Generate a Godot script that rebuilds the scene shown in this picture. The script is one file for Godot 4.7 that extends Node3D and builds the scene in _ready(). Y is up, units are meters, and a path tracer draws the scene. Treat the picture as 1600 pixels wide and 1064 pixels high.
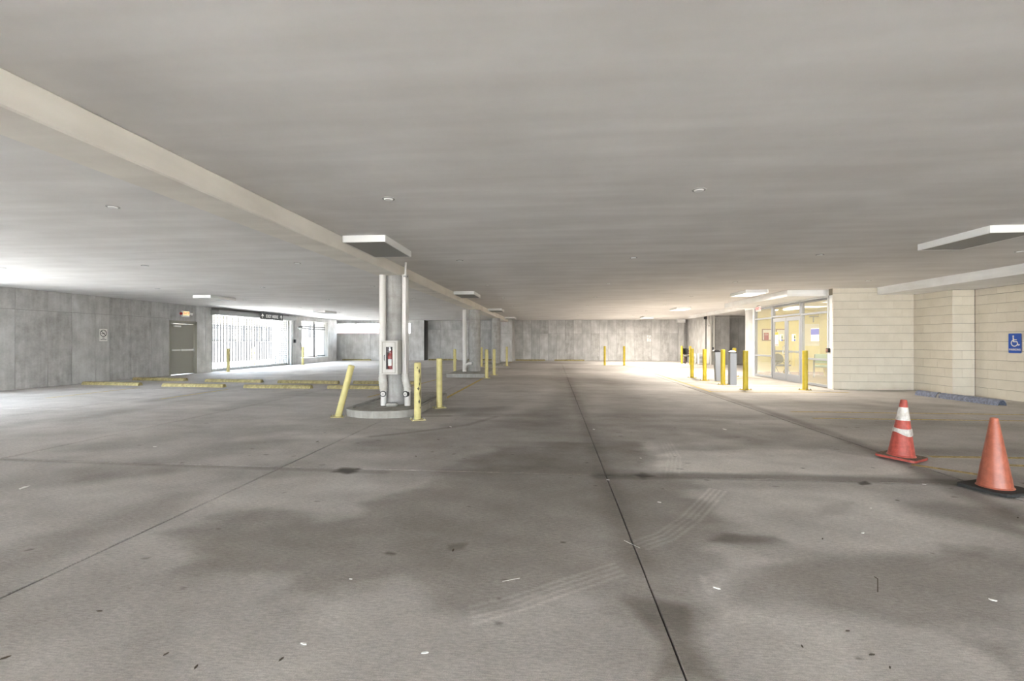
extends Node3D
# An underground parking level: concrete slabs, a long beam on round columns, yellow bollards, a glazed lift lobby on the right, daylight through gates on the left.
# World: x right, y up, -z into the garage. Z in the helpers below is the distance into the garage (= -z).

const FOCAL := 711.0
const HORIZON := 533.0
const VANISH := 864.0
const EYE := 1.4
const CEIL := 2.93

var taken := {}
var cache := {}
var M := {}
var rng := RandomNumberGenerator.new()

# ---------- pixel to place ----------
func ray(u: float, v: float) -> Vector3:
	var th := atan((VANISH - 800.0) / FOCAL)
	var x := (u - 800.0) / FOCAL
	return Vector3(x * cos(th) - sin(th), -(v - HORIZON) / FOCAL, -x * sin(th) - cos(th))

func on_level(u: float, v: float, y := 0.0) -> Vector3:
	var a := ray(u, v)
	var t := (y - EYE) / a.y
	return Vector3(a.x * t, y, a.z * t)

func p2(u: float, v: float) -> Vector2:   # floor point as (x, Z)
	var p := on_level(u, v)
	return Vector2(p.x, -p.z)

func V(x: float, y: float, Z: float) -> Vector3:
	return Vector3(x, y, -Z)

# ---------- naming ----------
func numbered(called: String) -> String:
	if not taken.has(called):
		taken[called] = 0
		return called
	taken[called] += 1
	return "%s_%03d" % [called, taken[called]]

func tag(o: Node, label: String, category: String, group := "") -> Node:
	o.set_meta("label", label)
	o.set_meta("category", category)
	if group != "":
		o.set_meta("group", group)
	return o

func thing(called: String, label: String, category: String, at := Vector3.ZERO, turn := 0.0, group := "") -> Node3D:
	var o := Node3D.new()
	o.name = numbered(called)
	add_child(o)
	o.position = at
	o.rotation.y = turn
	tag(o, label, category, group)
	return o

func struct_node(called: String) -> Node3D:
	var o := Node3D.new()
	o.name = called
	add_child(o)
	o.set_meta("kind", "structure")
	return o

func put(called: String, mesh: Mesh, mat: Material, parent: Node, at := Vector3.ZERO, rot := Vector3.ZERO) -> MeshInstance3D:
	var o := MeshInstance3D.new()
	o.name = called
	o.mesh = mesh
	o.material_override = mat
	o.position = at
	o.rotation = rot
	parent.add_child(o, true)
	return o

# ---------- shape helpers ----------
func mb() -> SurfaceTool:
	var st := SurfaceTool.new()
	st.begin(Mesh.PRIMITIVE_TRIANGLES)
	return st

func tri(st: SurfaceTool, a: Vector3, b: Vector3, c: Vector3, na: Vector3, nb: Vector3, nc: Vector3) -> void:
	var g := (b - a).cross(c - a)
	if g.dot(na + nb + nc) > 0.0:
		st.set_normal(na); st.add_vertex(a)
		st.set_normal(nc); st.add_vertex(c)
		st.set_normal(nb); st.add_vertex(b)
	else:
		st.set_normal(na); st.add_vertex(a)
		st.set_normal(nb); st.add_vertex(b)
		st.set_normal(nc); st.add_vertex(c)

func quad(st: SurfaceTool, a: Vector3, b: Vector3, c: Vector3, d: Vector3, n: Vector3) -> void:
	tri(st, a, b, c, n, n, n)
	tri(st, a, c, d, n, n, n)

func quad4(st: SurfaceTool, a: Vector3, b: Vector3, c: Vector3, d: Vector3, na: Vector3, nb: Vector3, nc: Vector3, nd: Vector3) -> void:
	tri(st, a, b, c, na, nb, nc)
	tri(st, a, c, d, na, nc, nd)

# box with chamfered edges, centred at c, turned by basis b
func cbox(st: SurfaceTool, c: Vector3, size: Vector3, ch := 0.0, b := Basis.IDENTITY) -> void:
	var h := size * 0.5
	ch = minf(ch, minf(h.x, minf(h.y, h.z)) * 0.9)
	var i := h - Vector3.ONE * ch
	for ax in 3:
		var a1 := (ax + 1) % 3
		var a2 := (ax + 2) % 3
		for s in [-1.0, 1.0]:
			var q := []
			for k in [[-1, -1], [1, -1], [1, 1], [-1, 1]]:
				var p := Vector3.ZERO
				p[ax] = s * h[ax]; p[a1] = k[0] * i[a1]; p[a2] = k[1] * i[a2]
				q.append(c + b * p)
			var n := Vector3.ZERO
			n[ax] = s
			quad(st, q[0], q[1], q[2], q[3], b * n)
		if ch <= 0.0:
			continue
		for s1 in [-1.0, 1.0]:
			for s2 in [-1.0, 1.0]:
				var q := []
				for k in [[-1, 0], [1, 0], [1, 1], [-1, 1]]:
					var p := Vector3.ZERO
					p[ax] = k[0] * i[ax]
					p[a1] = s1 * (h[a1] if k[1] == 0 else i[a1])
					p[a2] = s2 * (i[a2] if k[1] == 0 else h[a2])
					q.append(c + b * p)
				var n := Vector3.ZERO
				n[a1] = s1; n[a2] = s2
				quad(st, q[0], q[1], q[2], q[3], b * n.normalized())
	if ch > 0.0:
		for sx in [-1.0, 1.0]:
			for sy in [-1.0, 1.0]:
				for sz in [-1.0, 1.0]:
					var s := Vector3(sx, sy, sz)
					var n := b * s.normalized()
					tri(st, c + b * (s * Vector3(h.x, i.y, i.z)), c + b * (s * Vector3(i.x, h.y, i.z)), c + b * (s * Vector3(i.x, i.y, h.z)), n, n, n)

# box between two corners given as x, y, Z ranges
func rbox(st: SurfaceTool, x0: float, x1: float, y0: float, y1: float, Z0: float, Z1: float, ch := 0.0) -> void:
	cbox(st, V((x0 + x1) / 2, (y0 + y1) / 2, (Z0 + Z1) / 2), Vector3(absf(x1 - x0), absf(y1 - y0), absf(Z1 - Z0)), ch)

func box_mesh(size: Vector3, ch := 0.0) -> Mesh:
	var key := "box%s_%s" % [size.snapped(Vector3.ONE * 0.0005), ch]
	if not cache.has(key):
		var st := mb()
		cbox(st, Vector3.ZERO, size, ch)
		cache[key] = st.commit()
	return cache[key]

func frame_of(dir: Vector3) -> Basis:
	var y := dir.normalized()
	var t := Vector3.RIGHT if absf(y.x) < 0.9 else Vector3.FORWARD
	var x := t.cross(y).normalized()
	return Basis(x, y, x.cross(y))

# tapered round bar from a to b
func bar(st: SurfaceTool, a: Vector3, b: Vector3, r0: float, r1 := -1.0, seg := 16, caps := true) -> void:
	if r1 < 0.0:
		r1 = r0
	var f := frame_of(b - a)
	for k in seg:
		var t0 := TAU * k / seg
		var t1 := TAU * (k + 1) / seg
		var n0 := f * Vector3(cos(t0), 0, sin(t0))
		var n1 := f * Vector3(cos(t1), 0, sin(t1))
		quad4(st, a + n0 * r0, a + n1 * r0, b + n1 * r1, b + n0 * r1, n0, n1, n1, n0)
		if caps:
			tri(st, a, a + n0 * r0, a + n1 * r0, -f.y, -f.y, -f.y)
			tri(st, b, b + n0 * r1, b + n1 * r1, f.y, f.y, f.y)

# round tube along points
func tube(st: SurfaceTool, pts: Array, r: float, seg := 10) -> void:
	var fs := []
	for k in pts.size():
		var d: Vector3 = (pts[mini(k + 1, pts.size() - 1)] - pts[maxi(k - 1, 0)]).normalized()
		if k == 0:
			fs.append(frame_of(d))
		else:
			var last: Basis = fs[k - 1]
			var x: Vector3 = (last.x - d * last.x.dot(d)).normalized()
			fs.append(Basis(x, d, x.cross(d)))
	for k in pts.size() - 1:
		for j in seg:
			var t0 := TAU * j / seg
			var t1 := TAU * (j + 1) / seg
			var c0 := Vector3(cos(t0), 0, sin(t0))
			var c1 := Vector3(cos(t1), 0, sin(t1))
			var A: Basis = fs[k]
			var B: Basis = fs[k + 1]
			quad4(st, pts[k] + A * c0 * r, pts[k] + A * c1 * r, pts[k + 1] + B * c1 * r, pts[k + 1] + B * c0 * r, A * c0, A * c1, B * c1, B * c0)
	for e in [0, pts.size() - 1]:
		var f: Basis = fs[e]
		var n: Vector3 = f.y * (-1.0 if e == 0 else 1.0)
		for j in seg:
			tri(st, pts[e], pts[e] + f * Vector3(cos(TAU * j / seg), 0, sin(TAU * j / seg)) * r, pts[e] + f * Vector3(cos(TAU * (j + 1) / seg), 0, sin(TAU * (j + 1) / seg)) * r, n, n, n)

# surface of revolution about y; profile of (radius, height), flat rings
func lathe(st: SurfaceTool, prof: Array, seg := 24, c := Vector3.ZERO, b := Basis.IDENTITY) -> void:
	for k in prof.size() - 1:
		var p: Vector2 = prof[k]
		var q: Vector2 = prof[k + 1]
		var e := q - p
		var n2 := Vector2(e.y, -e.x).normalized()
		for j in seg:
			var t0 := TAU * j / seg
			var t1 := TAU * (j + 1) / seg
			var d0 := Vector3(cos(t0), 0, sin(t0))
			var d1 := Vector3(cos(t1), 0, sin(t1))
			var n0 := b * (d0 * n2.x + Vector3.UP * n2.y)
			var n1 := b * (d1 * n2.x + Vector3.UP * n2.y)
			quad4(st, c + b * (d0 * p.x + Vector3.UP * p.y), c + b * (d1 * p.x + Vector3.UP * p.y), c + b * (d1 * q.x + Vector3.UP * q.y), c + b * (d0 * q.x + Vector3.UP * q.y), n0, n1, n1, n0)

# polygon in a plane pushed along its normal: origin o, axes ax and ay, thickness t along az
func prism(st: SurfaceTool, poly: PackedVector2Array, o: Vector3, ax: Vector3, ay: Vector3, az: Vector3) -> void:
	var idx := Geometry2D.triangulate_polygon(poly)
	var n := az.normalized()
	for k in range(0, idx.size(), 3):
		var a: Vector2 = poly[idx[k]]
		var b: Vector2 = poly[idx[k + 1]]
		var c: Vector2 = poly[idx[k + 2]]
		tri(st, o + ax * a.x + ay * a.y, o + ax * b.x + ay * b.y, o + ax * c.x + ay * c.y, -n, -n, -n)
		tri(st, o + az + ax * a.x + ay * a.y, o + az + ax * b.x + ay * b.y, o + az + ax * c.x + ay * c.y, n, n, n)
	var area := 0.0
	for k in poly.size():
		var a: Vector2 = poly[k]
		var b: Vector2 = poly[(k + 1) % poly.size()]
		area += a.x * b.y - b.x * a.y
	for k in poly.size():
		var a: Vector2 = poly[k]
		var b: Vector2 = poly[(k + 1) % poly.size()]
		var e := (b - a).normalized()
		var m := Vector2(e.y, -e.x) * signf(area)
		var p := o + ax * a.x + ay * a.y
		var q := o + ax * b.x + ay * b.y
		quad(st, p, q, q + az, p + az, (ax * m.x + ay * m.y).normalized())

func circle(r: float, seg := 24, c := Vector2.ZERO, from := 0.0, to := TAU) -> PackedVector2Array:
	var a := PackedVector2Array()
	for k in seg:
		var t := from + (to - from) * k / seg
		a.append(c + Vector2(cos(t), sin(t)) * r)
	return a

func arc_band(r0: float, r1: float, a0: float, a1: float, c := Vector2.ZERO, seg := 24) -> PackedVector2Array:
	var a := PackedVector2Array()
	for k in seg + 1:
		var t := a0 + (a1 - a0) * k / seg
		a.append(c + Vector2(cos(t), sin(t)) * r1)
	for k in seg + 1:
		var t := a1 + (a0 - a1) * k / seg
		a.append(c + Vector2(cos(t), sin(t)) * r0)
	return a

func text_mesh(words: String, size: float, bold := true, depth := 0.002) -> Mesh:
	var f := SystemFont.new()
	f.font_names = PackedStringArray(["Droid Sans"])
	f.font_weight = 700 if bold else 400
	var t := TextMesh.new()
	t.text = words
	t.font = f
	t.font_size = 64
	t.pixel_size = size / 64.0
	t.depth = depth
	return t

# ---------- materials ----------
func plain(c: Color, rough := 0.6, metal := 0.0) -> StandardMaterial3D:
	var m := StandardMaterial3D.new()
	m.albedo_color = c
	m.roughness = rough
	m.metallic = metal
	return m

func noise_image(w: int, h: int, sw: int, sh: int, freq: float, oct: int, sd: int) -> Image:
	var n := FastNoiseLite.new()
	n.seed = sd
	n.noise_type = FastNoiseLite.TYPE_SIMPLEX_SMOOTH
	n.frequency = freq
	n.fractal_octaves = oct
	var im := n.get_seamless_image(sw, sh)
	im.convert(Image.FORMAT_L8)
	if sw != w or sh != h:
		im.resize(w, h, Image.INTERPOLATE_CUBIC)
	return im

# layers [image, weight] summed round one half, then dark..light
func tone_texture(size: int, layers: Array, dark: Color, light: Color, contrast := 1.0) -> ImageTexture:
	var total := PackedFloat32Array()
	total.resize(size * size)
	total.fill(0.0)
	var sum := 0.0
	for l in layers:
		var d: PackedByteArray = (l[0] as Image).get_data()
		var w: float = l[1]
		sum += w
		for i in size * size:
			total[i] += w * d[i]
	var out := PackedByteArray()
	out.resize(size * size * 3)
	for i in size * size:
		var v := clampf((total[i] / (255.0 * sum) - 0.5) * contrast + 0.5, 0.0, 1.0)
		out[i * 3] = int(255.0 * lerpf(dark.r, light.r, v))
		out[i * 3 + 1] = int(255.0 * lerpf(dark.g, light.g, v))
		out[i * 3 + 2] = int(255.0 * lerpf(dark.b, light.b, v))
	return ImageTexture.create_from_image(Image.create_from_data(size, size, false, Image.FORMAT_RGB8, out))

func tri_mat(tex: Texture2D, c: Color, scale: float, rough := 0.85, offset := Vector3.ZERO) -> StandardMaterial3D:
	var m := plain(c, rough)
	m.albedo_texture = tex
	m.uv1_triplanar = true
	m.uv1_world_triplanar = true
	m.uv1_scale = Vector3.ONE * scale
	m.uv1_offset = offset
	return m

func glow(c: Color, e: float) -> StandardMaterial3D:
	var m := plain(c, 0.5)
	m.emission_enabled = true
	m.emission = c
	m.emission_energy_multiplier = e
	return m

func make_materials() -> void:
	var s := 512
	var coarse := noise_image(s, s, s, s, 0.008, 4, 11)
	var fine := noise_image(s, s, s, s, 0.08, 3, 12)
	var grit := noise_image(s, s, s, s, 0.35, 2, 13)
	var drips := noise_image(s, s, s, 64, 0.035, 3, 14)
	var streaks := noise_image(s, s, 64, s, 0.03, 4, 15)
	var broom := noise_image(s, s, 64, s, 0.22, 2, 16)
	var blot := noise_image(s, s, s, s, 0.018, 5, 17)
	M.t_wall = tone_texture(s, [[drips, 0.6], [coarse, 1.2], [fine, 0.35], [grit, 0.3]], Color(0.80, 0.795, 0.785), Color(1, 1, 1), 1.7)
	M.t_stained = tone_texture(s, [[drips, 0.8], [coarse, 0.8], [blot, 0.8], [fine, 0.4], [grit, 0.3]], Color(0.74, 0.73, 0.715), Color(1, 1, 1), 1.7)
	M.t_paint = tone_texture(s, [[coarse, 1.0], [fine, 0.5], [grit, 0.4]], Color(0.88, 0.87, 0.85), Color(1, 1, 1), 1.8)
	M.t_block = tone_texture(s, [[coarse, 1.0], [fine, 0.4], [grit, 0.4]], Color(0.95, 0.945, 0.935), Color(1, 1, 1), 1.6)
	M.t_dirty = tone_texture(s, [[blot, 1.4], [fine, 0.8], [grit, 0.4]], Color(0.60, 0.585, 0.55), Color(1, 1, 1), 2.0)
	M.t_ceil = tone_texture(s, [[streaks, 1.2], [coarse, 0.8], [fine, 0.15]], Color(0.93, 0.925, 0.92), Color(1, 1, 1), 1.8)
	M.t_scuff = tone_texture(s, [[blot, 1.0], [fine, 0.8], [grit, 0.6]], Color(0.62, 0.60, 0.56), Color(1, 1, 1), 2.6)
	M.t_cone = tone_texture(s, [[blot, 1.0], [drips, 0.7], [fine, 0.5]], Color(0.70, 0.68, 0.66), Color(1, 1, 1), 1.8)
	M.t_floor = tone_texture(s, [[broom, 0.9], [grit, 1.2], [fine, 0.5]], Color(0.76, 0.76, 0.76), Color(1, 1, 1), 1.9)
	M.t_litter = tone_texture(s, [[fine, 1.0], [grit, 1.4]], Color(0.05, 0.045, 0.03), Color(0.24, 0.22, 0.17), 2.6)
	M.conc = []
	for k in 5:
		var g: float = [0.77, 0.80, 0.825, 0.78, 0.845][k]
		M.conc.append(tri_mat(M.t_stained if k == 3 else M.t_wall, Color(g, g * 0.995, g * 0.985), 0.28, 0.9, Vector3(k * 0.37, k * 0.21, k * 0.53)))
	M.conc_joint = plain(Color(0.50, 0.495, 0.48), 0.95)
	M.conc_col = tri_mat(M.t_stained, Color(0.70, 0.695, 0.685), 0.5, 0.85)
	M.conc_out = tri_mat(M.t_paint, Color(0.72, 0.715, 0.71), 0.3, 0.95)
	M.asphalt = tri_mat(M.t_paint, Color(0.56, 0.56, 0.56), 0.4, 0.95)
	M.conc_dull = tri_mat(M.t_paint, Color(0.175, 0.175, 0.18), 0.3, 0.95)
	M.kerb = tri_mat(M.t_wall, Color(0.66, 0.65, 0.625), 0.8, 0.9)
	M.ceiling = tri_mat(M.t_ceil, Color(0.90, 0.89, 0.88), 0.16, 0.9)
	M.soffit = tri_mat(M.t_ceil, Color(0.95, 0.95, 0.945), 0.3, 0.85)
	M.beam = tri_mat(M.t_ceil, Color(0.92, 0.90, 0.865), 0.2, 0.85)
	M.block = [tri_mat(M.t_block, Color(0.87, 0.84, 0.78), 0.4, 0.7), tri_mat(M.t_block, Color(0.873, 0.843, 0.783), 0.4, 0.7, Vector3(0.4, 0.3, 0.2)), tri_mat(M.t_block, Color(0.867, 0.837, 0.776), 0.4, 0.7, Vector3(0.7, 0.1, 0.6))]
	M.block_dirty = tri_mat(M.t_scuff, Color(0.87, 0.84, 0.78), 0.35, 0.8)
	M.mortar = plain(Color(0.52, 0.49, 0.43), 0.95)
	M.joint = plain(Color(0.16, 0.15, 0.14), 1.0)
	M.yellow = tri_mat(M.t_paint, Color(0.82, 0.73, 0.20), 1.5, 0.45)
	M.yellow_pale = tri_mat(M.t_paint, Color(0.82, 0.78, 0.53), 1.5, 0.5)
	M.scrape = tri_mat(M.t_dirty, Color(0.42, 0.39, 0.28), 3.0, 0.7)
	M.yellow_stop = tri_mat(M.t_dirty, Color(0.74, 0.69, 0.49), 0.8, 0.8)
	M.blue_stop = tri_mat(M.t_scuff, Color(0.60, 0.63, 0.73), 1.3, 0.8)
	M.white_metal = plain(Color(0.90, 0.90, 0.89), 0.5)
	M.lens = plain(Color(0.58, 0.575, 0.56), 0.65)
	M.lens_lit = glow(Color(1.0, 0.96, 0.88), 0.12)
	M.pipe = plain(Color(0.80, 0.79, 0.77), 0.5)
	M.wrap = tri_mat(M.t_paint, Color(0.81, 0.80, 0.78), 2.0, 0.8)
	M.dark = plain(Color(0.09, 0.09, 0.10), 0.5)
	M.black_metal = plain(Color(0.05, 0.055, 0.065), 0.6)
	M.grille = plain(Color(0.12, 0.12, 0.12), 0.6)
	M.galv = plain(Color(0.55, 0.55, 0.54), 0.45, 0.4)
	M.steel = plain(Color(0.62, 0.62, 0.61), 0.35, 0.8)
	M.chrome = plain(Color(0.80, 0.80, 0.80), 0.2, 0.9)
	M.alu = plain(Color(0.60, 0.61, 0.63), 0.45, 0.1)
	M.door_paint = plain(Color(0.57, 0.56, 0.52), 0.55)
	M.frame_paint = plain(Color(0.55, 0.54, 0.49), 0.55)
	M.glass = plain(Color(0.92, 0.95, 0.94, 0.10), 0.02)
	M.glass.transparency = BaseMaterial3D.TRANSPARENCY_ALPHA
	M.cabinet_glass = plain(Color(0.6, 0.6, 0.6, 0.12), 0.08)
	M.cabinet_glass.transparency = BaseMaterial3D.TRANSPARENCY_ALPHA
	M.cabinet_glass.metallic_specular = 0.06
	M.cabinet_inside = plain(Color(0.40, 0.39, 0.38), 0.7)
	M.cabinet = plain(Color(0.74, 0.725, 0.70), 0.5)
	M.red = plain(Color(0.62, 0.07, 0.06), 0.35)
	M.cone_red = tri_mat(M.t_cone, Color(0.80, 0.36, 0.31), 1.6, 0.5)
	M.cone_orange = tri_mat(M.t_cone, Color(0.73, 0.40, 0.30), 1.3, 0.38)
	M.cone_band = tri_mat(M.t_cone, Color(0.92, 0.91, 0.89), 1.6, 0.5)
	M.rubber = plain(Color(0.17, 0.17, 0.165), 0.85)
	M.cone_base_top = tri_mat(M.t_scuff, Color(0.60, 0.52, 0.46), 2.5, 0.9)
	M.sign_white = plain(Color(0.90, 0.89, 0.87), 0.5)
	M.sign_blue = plain(Color(0.05, 0.30, 0.68), 0.4)
	M.sign_dark = plain(Color(0.17, 0.17, 0.17), 0.5)
	M.ink = plain(Color(0.10, 0.10, 0.10), 0.6)
	M.lobby_wall = plain(Color(0.93, 0.895, 0.69), 0.8)
	M.lobby_floor = tri_mat(M.t_scuff, Color(0.66, 0.58, 0.45), 0.8, 0.5)
	M.lobby_base = plain(Color(0.62, 0.47, 0.30), 0.6)
	M.wood = plain(Color(0.50, 0.30, 0.15), 0.5)
	M.paper = plain(Color(0.93, 0.93, 0.91), 0.7)
	M.maroon = plain(Color(0.65, 0.10, 0.17), 0.6)
	M.violet = plain(Color(0.45, 0.46, 0.66), 0.6)
	M.note_yellow = plain(Color(0.80, 0.74, 0.10), 0.6)
	M.note_blue = plain(Color(0.15, 0.22, 0.60), 0.6)
	M.note_green = plain(Color(0.60, 0.68, 0.12), 0.6)
	M.chair_grey = plain(Color(0.42, 0.42, 0.38), 0.8)
	M.chair_dark = plain(Color(0.17, 0.17, 0.16), 0.8)
	M.chair_teal = plain(Color(0.62, 0.70, 0.64), 0.6)
	M.chair_wood = plain(Color(0.45, 0.20, 0.12), 0.5)
	M.grey_post = plain(Color(0.58, 0.60, 0.63), 0.5, 0.2)
	M.line = tri_mat(M.t_scuff, Color(0.90, 0.80, 0.48), 1.1, 0.8)
	M.line_faint = tri_mat(M.t_scuff, Color(0.88, 0.80, 0.58), 1.4, 0.85)
	M.bark = tri_mat(M.t_scuff, Color(0.42, 0.38, 0.33), 1.5, 0.95)
	M.leaf = plain(Color(0.55, 0.60, 0.22), 0.7)
	M.leaf.backlight_enabled = true
	M.leaf.backlight = Color(0.3, 0.35, 0.1)
	M.litter = tri_mat(M.t_litter, Color(1, 1, 1), 0.35, 1.0)
	M.red_roof = plain(Color(0.36, 0.06, 0.05), 0.7)
	M.tarp = plain(Color(0.12, 0.15, 0.24), 0.6)

# ---------- painted floor ----------
class FloorMap:
	var x0: float
	var z0: float
	var w: float
	var h: float
	var nx: int
	var nz: int
	var d: PackedFloat32Array
	var n: FastNoiseLite
	func _init(ax: float, az: float, aw: float, ah: float, anx: int, anz: int) -> void:
		x0 = ax; z0 = az; w = aw; h = ah; nx = anx; nz = anz
		d.resize(nx * nz)
		n = FastNoiseLite.new()
		n.seed = 5
		n.frequency = 1.0
		n.fractal_octaves = 3
		for j in nz:
			var Z := z0 + h * (j + 0.5) / nz
			for i in nx:
				var x := x0 + w * (i + 0.5) / nx
				# streaks left by the broom and by washing run across the lanes
				var v := 0.07 * n.get_noise_2d(x * 0.22, Z * 0.9) + 0.07 * n.get_noise_2d(x * 0.5 + 40.0, Z * 0.5) + 0.06 * n.get_noise_2d(x * 1.7 - 20.0, Z * 2.6)
				d[j * nx + i] = 1.0 + v
	func cell(lo: Vector2, hi: Vector2) -> Rect2i:
		var a := Vector2i(clampi(int((lo.x - x0) / w * nx), 0, nx), clampi(int((lo.y - z0) / h * nz), 0, nz))
		var b := Vector2i(clampi(int((hi.x - x0) / w * nx) + 1, 0, nx), clampi(int((hi.y - z0) / h * nz) + 1, 0, nz))
		return Rect2i(a, b - a)
	# an area of stain with an uneven edge
	func area(poly: PackedVector2Array, k: float, soft: float, wobble := 0.25, nf := 0.9, patchy := 0.35) -> void:
		var lo: Vector2 = poly[0]
		var hi: Vector2 = poly[0]
		for p in poly:
			lo = lo.min(p); hi = hi.max(p)
		var g := Vector2.ONE * (soft + wobble)
		var r := cell(lo - g, hi + g)
		var m := poly.size()
		for j in range(r.position.y, r.end.y):
			var Z := z0 + h * (j + 0.5) / nz
			for i in range(r.position.x, r.end.x):
				var q := Vector2(x0 + w * (i + 0.5) / nx, Z)
				var best := 1e9
				var inside := false
				for e in m:
					var a: Vector2 = poly[e]
					var b: Vector2 = poly[(e + 1) % m]
					var ab := b - a
					var t := clampf((q - a).dot(ab) / ab.length_squared(), 0.0, 1.0)
					best = minf(best, q.distance_squared_to(a + ab * t))
					if (a.y > q.y) != (b.y > q.y) and q.x < (b.x - a.x) * (q.y - a.y) / (b.y - a.y) + a.x:
						inside = not inside
				var dist := sqrt(best) * (1.0 if inside else -1.0) + wobble * n.get_noise_2d(q.x * nf * 0.6, q.y * nf)
				var s := smoothstep(-soft, soft, dist) * (1.0 - patchy * (0.5 + 0.5 * n.get_noise_2d(q.x * 1.3 + 9.0, q.y * 2.0 - 7.0)))
				d[j * nx + i] *= lerpf(1.0, k, s)
	# a run of dirt or a wheel track along a line
	func run(pts: Array, half: float, k: float, soft: float, patchy := 0.4) -> void:
		var lo: Vector2 = pts[0]
		var hi: Vector2 = pts[0]
		for p: Vector2 in pts:
			lo = lo.min(p); hi = hi.max(p)
		var g := Vector2.ONE * (half + soft)
		var r := cell(lo - g, hi + g)
		for j in range(r.position.y, r.end.y):
			var Z := z0 + h * (j + 0.5) / nz
			for i in range(r.position.x, r.end.x):
				var q := Vector2(x0 + w * (i + 0.5) / nx, Z)
				var best := 1e9
				for e in pts.size() - 1:
					var a: Vector2 = pts[e]
					var ab: Vector2 = pts[e + 1] - a
					var t := clampf((q - a).dot(ab) / ab.length_squared(), 0.0, 1.0)
					best = minf(best, q.distance_squared_to(a + ab * t))
				best = sqrt(best)
				if best > half + soft:
					continue
				var s := (1.0 - smoothstep(maxf(half - soft, 0.0), half + soft, best)) * (1.0 - patchy * (0.5 + 0.5 * n.get_noise_2d(q.x * 1.6, q.y * 1.6 + 30.0)))
				d[j * nx + i] *= lerpf(1.0, k, s * 0.75)
	func texture(base: Color, W: int, H: int) -> ImageTexture:
		var out := PackedByteArray()
		out.resize(nx * nz * 3)
		for i in nx * nz:
			var v := clampf(d[i], 0.2, 1.25)
			# dirt is browner than clean concrete
			var br := clampf(1.0 - v, 0.0, 0.6)
			out[i * 3] = clampi(int(255.0 * base.r * v), 0, 255)
			out[i * 3 + 1] = clampi(int(255.0 * base.g * v * (1.0 - 0.07 * br)), 0, 255)
			out[i * 3 + 2] = clampi(int(255.0 * base.b * v * (1.0 - 0.16 * br)), 0, 255)
		var im := Image.create_from_data(nx, nz, false, Image.FORMAT_RGB8, out)
		im.resize(W, H, Image.INTERPOLATE_CUBIC)
		return ImageTexture.create_from_image(im)

func px_poly(a: Array) -> PackedVector2Array:
	var o := PackedVector2Array()
	for k in range(0, a.size(), 2):
		o.append(p2(a[k], a[k + 1]))
	return o

func px_line(a: Array) -> Array:
	var o := []
	for k in range(0, a.size(), 2):
		o.append(p2(a[k], a[k + 1]))
	return o

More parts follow.
